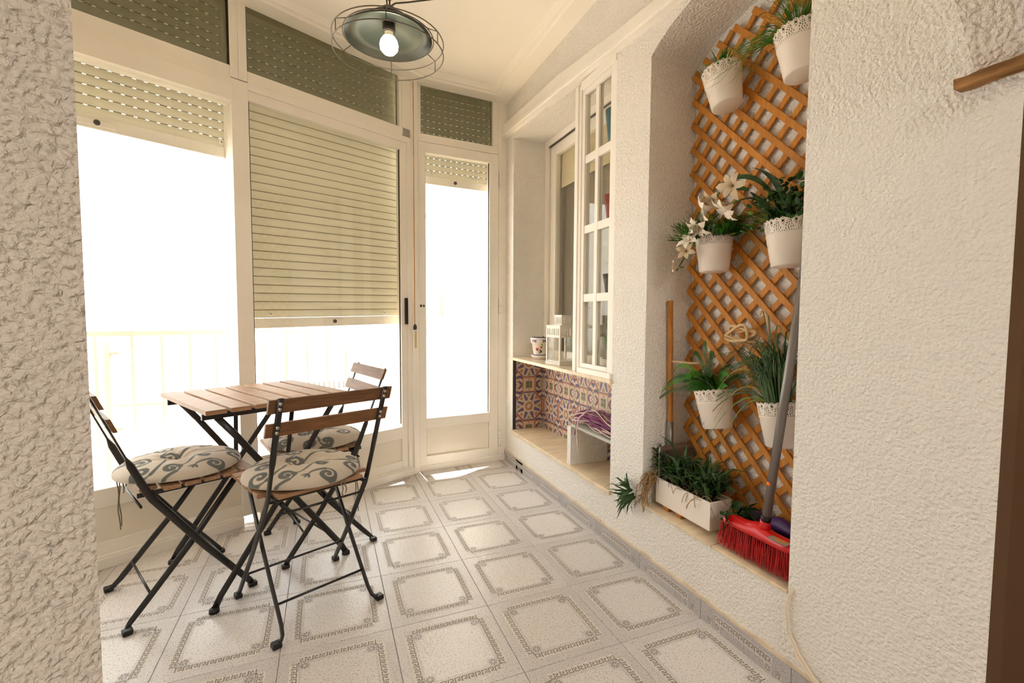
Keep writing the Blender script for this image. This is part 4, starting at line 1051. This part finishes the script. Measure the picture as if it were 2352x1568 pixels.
# shovel
sh = thing('shovel', 'shovel with wooden handle and grey blade leaning in the niche corner', 'shovel', (.120, -1.012, .275), rot=(0, 0, R(90)))
MB().sweep([(0, .016, .822), (.0, .0, .30), (0, 0, .28)], .0115, 'handle_wood', seg=14).build('handle', sh)
MB().sweep([(.003, .0, .33), (0, 0, .235), (-.006, 0, .16), (-.010, 0, .11)], [.0145, .0145, .012, .004], 'steel', rb=[.0145, .0145, .010, .003], seg=14).build('socket', sh)
bl_ = MB(); nx, nz = 12, 10; G = []
for j in range(nz+1):
    v = j/nz
    for i in range(nx+1):
        u = -1+2*i/nx; hw_ = .098*(1 if v > .35 else (.55+.45*(v/.35)**.5)); yy = u*hw_; xx = -.012-.016*(1-u*u)*(-1)+.02*(1-v)-.025; G.append((xx-.02*(1-v), yy-.012, .005+.235*v))
i0 = bl_.add(G)
for j in range(nz):
    for i in range(nx): a = i0+j*(nx+1)+i; bl_.face((a, a+1, a+nx+2, a+nx+1), 'steel', True)
bo = bl_.build('blade', sh); sm_ = bo.modifiers.new('solid', 'SOLIDIFY'); sm_.thickness = .0025
# planter with succulents
pl = thing('planter_box', 'white rectangular planter box with trailing succulents in the niche', 'planter', (.0, 0, .2725))
pb = MB(); px0, px1, py0, py1 = .035, .140, -1.318, -1.035
pb.box(px0, px0+.008, py0, py1, .018, .118, 'planter_white').box(px1-.008, px1, py0, py1, .018, .118, 'planter_white').box(px0+.008, px1-.008, py0, py0+.008, .018, .118, 'planter_white').box(px0+.008, px1-.008, py1-.008, py1, .018, .118, 'planter_white').box(px0+.008, px1-.008, py0+.008, py1-.008, .018, .028, 'planter_white')
pb.build('box', pl, bevel=.0015)
MB().box(px0+.008, px1-.008, py0+.008, py1-.008, .03, .102, 'soil').build('soil', pl)
for y_ in (-1.085, -1.155): MB().box(px0+.006, px1-.02, y_-.017, y_+.012, .0, .018, 'block_wood').build('foot', pl, bevel=.001)
g = MB()
def aloe(mb, c, d, n, L):
    c = Vector(c); d = Vector(d).normalized(); u = d.orthogonal().normalized(); v = d.cross(u)
    for k in range(n):
        a = k*2.4; o_ = u*cos(a)+v*sin(a); sp = random.uniform(.25, .75); LL = L*random.uniform(.6, 1.1)
        P_ = [c, c+(d+o_*sp*.5)*LL*.35, c+(d+o_*sp)*LL*.7, c+(d*.85+o_*sp*1.25+Vector((0, 0, -.15)))*LL]
        mb.ribbon(P_, [.009, .0125, .009, .001], d.cross(o_), random.choice(['aloe', 'leaf_dark', 'leaf_mid', 'aloe', 'leaf_dark']), .25)
for k in range(34):
    y_ = random.uniform(-1.31, -1.05)
    aloe(g, (random.uniform(.05, .13), y_, .10+random.uniform(0, .05)), (random.uniform(-.4, .25), random.uniform(-.5, .5), 1), 8, random.uniform(.08, .145))
for k in range(10): aloe(g, (random.uniform(.0, .12), random.uniform(-1.40, -1.33), random.uniform(.05, .13)), (random.uniform(-.4, .2), -.7, random.uniform(-.3, .6)), 9, random.uniform(.05, .08))
for k in range(4): aloe(g, (.06, -1.03+random.uniform(-.02, .0), .13+.02*k), (-.2, .35, 1), 9, .07)
for e in ((-.015, -.962, .03), (-.02, -.958, .045), (-.012, -.972, .02), (-.02, -.95, .035)): aloe(g, e, (-.5, random.uniform(.3, 1), random.uniform(-.9, 1)), 10, .10)
g.build('succulents', pl, kind='stuff')
g = MB()
for k in range(46):
    s_ = Vector((random.uniform(.02, .05), random.uniform(-1.045, -1.015), .12+random.uniform(-.02, .03))); e = Vector((random.uniform(-.03, .01), random.uniform(-1.04, -.965), random.uniform(-.03, .07))); m_ = (s_+e)/2+Vector((-.02, random.uniform(-.03, .05), random.uniform(-.02, .04)))
    P_ = bez(s_, m_, e, 14); ph = random.uniform(0, 6); P_ = [p+Vector((.002*sin(i*.9+ph), .0045*sin(i*1.1+ph*2), .003*cos(i*1.3+ph))) for i, p in enumerate(P_)]
    g.sweep(P_, .0013, 'dry_root', seg=4)
for k in range(70):
    s_ = Vector((random.uniform(.03, .12), random.uniform(-1.32, -1.06), .115)); e = s_+Vector((random.uniform(-.035, .02), random.uniform(-.05, .05), random.uniform(-.05, .02))); m_ = (s_+e)/2+Vector((-.01, 0, .03)); 
    g.sweep(bez(s_, m_, e, 6), .0012, 'dry_root', seg=4)
g.build('dry_roots', pl, kind='stuff')
# brooms
br = thing('broom', 'red push broom with grey metal pole leaning at the niche edge', 'broom', (.045, -1.506, .273), rz=R(0), group='brooms in the arched niche')
# head along y from -1.385 to -1.66, slightly tilted up at far end
def broom_head(par, mat_h, mat_b, L, W_, z0, rows, n, name='head'):
    mb = MB(); prof = [(-W_/2, 0), (-W_/2, .010), (-W_/2*.7, .022), (-W_/2*.25, .028), (W_/2*.25, .028), (W_/2*.7, .022), (W_/2, .010), (W_/2, 0)]
    ny = 14; Rg = []
    for j in range(ny+1):
        t = -1+2*j/ny; sc2 = 1 if abs(t) < .85 else math.sqrt(max(.15, 1-((abs(t)-.85)/.16)**2)); hump = .012*math.exp(-(t/.22)**2)
        Rg.append(mb.add([(p_[0]*sc2, t*L/2, z0+p_[1]+(hump if p_[1] > .02 else 0)) for p_ in prof]))
    for a, b_ in zip(Rg[:-1], Rg[1:]):
        for k in range(7): mb.face((a+k, a+k+1, b_+k+1, b_+k), mat_h, True)
        mb.face((a+7, a, b_, b_+7), mat_h)
    mb.face([Rg[0]+k for k in range(8)], mat_h); mb.face([Rg[-1]+k for k in reversed(range(8))], mat_h)
    mb.build(name, par)
    g = MB()
    for i in range(rows):
        for j in range(n):
            x_ = -W_/2*.8+W_*.8*i/(rows-1); y_ = -L/2*.96+L*.96*j/(n-1)
            for q in range(5):
                sx, sy = random.uniform(-.006, .006)+(x_*.35), random.uniform(-.007, .007)+y_*.06
                b0 = (x_+random.uniform(-.002, .002), y_+random.uniform(-.002, .002), z0+.002); e = (x_+sx, y_+sy, z0-.082+random.uniform(0, .006))
                g.ribbon([b0, tuple((a+b)/2 for a, b in zip(b0, e)), e], [.0022, .0022, .0012], (random.uniform(-1, 1), 1, 0), mat_b)
    g.build('bristles', par, kind='stuff')
broom_head(br, 'broom_red', 'bristle_red', .258, .055, .088, 6, 34)
MB().sweep([(0, -.018, .108), (0, -.020, .135), (0, -.022, .150)], [.020, .015, .0135], 'broom_red', seg=16).build('collar', br)
MB().sweep([(0, -.022, .142), (0, -.024, .158)], .0145, 'black_plastic', seg=16).build('ferrule', br)
MB().sweep([(0, -.024, .150), (.021, -.119, .95)], .0125, 'grey_pole', seg=18).build('pole', br)
MB().box(-.022, .004, -.115, -.055, .1135, .1142, 'label_silver', Matrix.Rotation(R(-6), 4, 'Y')).box(-.014, -.004, -.105, -.07, .1143, .1146, 'label_orange', Matrix.Rotation(R(-6), 4, 'Y')).build('label_sticker', br)
MB().lathe([(0, 0), (.006, 0), (.006, .002), (0, .002)], 'dot_orange', 14, Matrix.Translation((-.010, -.038, .262)) @ Matrix.Rotation(R(-90), 4, 'Y')).build('orange_button', br)
br.rotation_euler = (R(-1), 0, R(.5))
b2 = thing('broom', 'purple broom with black bristles and red pole behind the red broom', 'broom', (.145, -1.50, .273), group='brooms in the arched niche')
broom_head(b2, 'broom_purple', 'bristle_black', .25, .045, .085, 5, 26)
MB().sweep([(0, -.07, .11), (.0, -.075, .18), (.03, -.105, .40)], [.02, .016, .0125], 'broom_red', seg=14).build('collar', b2)
MB().sweep([(.03, -.105, .38), (.062, -.125, .60)], .012, 'broom_red', seg=14).build('pole', b2)
# cable on the wall
cb = MB().sweep([(-.002, -1.655, .285), (-.008, -1.650, .268), (-.008, -1.645, .22), (-.008, -1.652, .165), (-.008, -1.682, .122), (-.010, -1.725, .088), (-.012, -1.79, .060), (-.012, -1.90, .03)], .0042, 'cable_white', seg=10)
cb.sweep([(-.006, -1.652, .16), (-.014, -1.684, .112), (-.014, -1.73, .080), (-.016, -1.80, .050), (-.016, -1.90, .022)], .0035, 'cable_white', seg=10)
tag(cb.build('cable'), 'white cable running down the near wall edge into the skirting', 'cable')

# ================================================================== OUTSIDE
MB().box(-4.2, 1.2, -.3, 2.0, -.30, -.125, 'out_floor').build('balcony_floor', kind='structure')
# unseen overhang added above, outline shaped to trim the sun on the floor
MB().prism([(-3.6, -.6), (1.0, -.6), (1.0, 1.5), (.1, 1.27), (-.1, 1.16), (-.28, 1.08), (-.45, .99), (-.61, .965), (-.82, .96), (-.97, .96), (-1.3, .82), (-2.05, .45), (-3.6, -.3)], 2.64, 2.85, 'out_white').build('sun_trim_slab', kind='structure')
rl = thing('balcony_railing', 'white painted metal railing with vertical bars outside the glazing', 'railing')
RP = [Vector((-3.2, -.11)), Vector((-2.083, .263)), Vector((-.873, .661)), Vector((-.21, 1.13)), Vector((.0, 1.30))]
for a, b_ in zip(RP[:-1], RP[1:]):
    d = (b_-a); L = d.length; ang = math.atan2(d.y, d.x); Tm = Matrix.Translation((a.x, a.y, 0)) @ Matrix.Rotation(ang, 4, 'Z')
    MB().box(0, L, -.02, .02, .925, .950, 'railing_white', Tm).build('handrail', rl); MB().box(0, L, -.012, .012, .06, .08, 'railing_white', Tm).build('bottom_rail', rl)
    n = int(L/.116)
    for k in range(n): MB().box(.02+k*.116-.006, .02+k*.116+.006, -.006, .006, -.12, .93, 'railing_white', Tm).build('bar', rl)
pp_ = MB().sweep([(-2.20, .36, -.1), (-2.20, .36, .90)], .028, 'out_cream', seg=16)
for z in (.45, .83): pp_.box(-2.20, -2.14, .34, .36, z, z+.012, 'ac_grey')
tag(pp_.build('drain_pipe'), 'cream drain pipe standing by the railing outside the left bay', 'pipe')
# facade across the courtyard
fc = thing('building', 'sunlit pale building across the courtyard behind the railing', 'building')
MB().box(-7, 5.5, 6.6, 7.2, -6, 3.1, 'out_white').build('wall', fc)
MB().box(-7, 5.5, 6.35, 6.6, .17, .23, 'out_deep').build('ledge', fc); MB().box(-7, 5.5, 6.4, 6.6, -.50, -.42, 'out_deep').build('ledge', fc)
for k in range(9): MB().box(-1.5+k*.085, -1.465+k*.085, 6.575, 6.599, -.33, -.20, 'vent_dark').build('vent_slot', fc)
# side building with service niche, seen through the door
sb = thing('service_wall', 'cream side building with a service niche seen through the balcony door', 'building')
wb_ = MB(); wb_.prism([(-.05, -6), (1.8, -6), (1.8, 3.4), (.12, 2.32), (-.05, 2.2)], 3.2, 3.6, 'out_white', Matrix(((1, 0, 0, 0), (0, 0, 1, 0), (0, 1, 0, 0), (0, 0, 0, 1)))); wb_.build('wall', sb)
wb_ = MB(); wb_.prism([(-.08, 2.18), (-.08, 2.23), (.5, 2.60), (.5, 2.55)], 3.10, 3.199, 'out_deep', Matrix(((1, 0, 0, 0), (0, 0, 1, 0), (0, 1, 0, 0), (0, 0, 0, 1)))); wb_.build('roof_edge', sb)
MB().box(.05, .60, 3.0, 3.199, 1.03, 1.055, 'out_deep').build('ledge', sb)
for x_ in (.15, .20, .55): MB().box(x_, x_+.018, 3.17, 3.199, 1.056, 1.90, 'out_deep').build('frame_strip', sb)
MB().box(.15, .568, 3.17, 3.199, 1.90, 1.92, 'out_deep').build('frame_strip', sb)
for x_, h_ in ((.62, 1.55), (.70, 1.62), (.80, 1.5)): MB().box(x_, x_+.035, 3.16, 3.199, .98, h_, 'out_deep').build('shutter_strip', sb)
for x_ in (.12, .28, .42, .5): MB().box(x_, x_+.05, 2.985, 2.999, 1.035, 1.05, 'vent_dark').build('clip', sb)
ac = thing('air_conditioner', 'white air conditioner unit on the ledge outside the balcony door', 'air conditioner', (.36, 3.08, 1.056))
MB().box(-.11, .12, -.07, .115, 0, .36, 'out_white').build('casing', ac, bevel=.015)
MB().box(.04, .11, -.076, -.0705, .10, .27, 'vent_dark').build('grille', ac)
MB().box(-.09, .07, .02, .115, .45, .78, 'out_white').build('upper_box', ac, bevel=.01)
MB().box(-.08, .03, .012, .0195, .68, .74, 'out_deep').build('grille', ac)
wt = MB(); i = wt.add([(.135, .112, .47), (.185, .112, .47), (.16, .112, .52)]); wt.face((i, i+1, i+2), 'warn_yellow'); wt.build('warning_triangle', ac)
for k, (z1_, z2_) in enumerate(((.34, .52), (.28, .40), (.26, .20))): MB().sweep(bez((.10, -.03, z1_), (.26, -.06, z1_-.10), (.46, -.06, z2_), 12), .018 if k < 2 else .008, 'out_white', seg=8).build('pipe', ac)
a2 = thing('air_conditioner', 'small round-fronted air conditioner unit on the far building behind the left bay', 'air conditioner', (-2.95, 6.20, -.05))
MB().box(-.42, .42, -.18, .14, 0, .62, 'out_white').build('casing', a2, bevel=.03)
MB().lathe([(0, 0), (.24, 0), (.25, .01), (.25, .02)], 'out_cream', 28, Matrix.Translation((-.08, -.205, .31)) @ Matrix.Rotation(R(-90), 4, 'X')).build('fan_grille', a2)

# sky portals help sample the openings
def portal(loc, rz, w_, h_):
    l = bpy.data.lights.new('portal', 'AREA'); l.shape = 'RECTANGLE'; l.size = w_; l.size_y = h_; l.cycles.is_portal = True
    o = bpy.data.objects.new('portal', l); COL.objects.link(o); o.location = loc; o.rotation_euler = (R(90), 0, rz)
    o.rotation_euler = (R(-90), 0, rz)
    return o
# placed just outside each glazed bay, facing in
c = Matrix.Rotation(AW, 4, 'Z') @ Vector((-1.0, .16, 1.25)); portal(A+c, AW, 2.0, 2.5)
c = Matrix.Rotation(AD, 4, 'Z') @ Vector((-.34, .14, 1.25)); portal(B+c, AD, .62, 2.5)
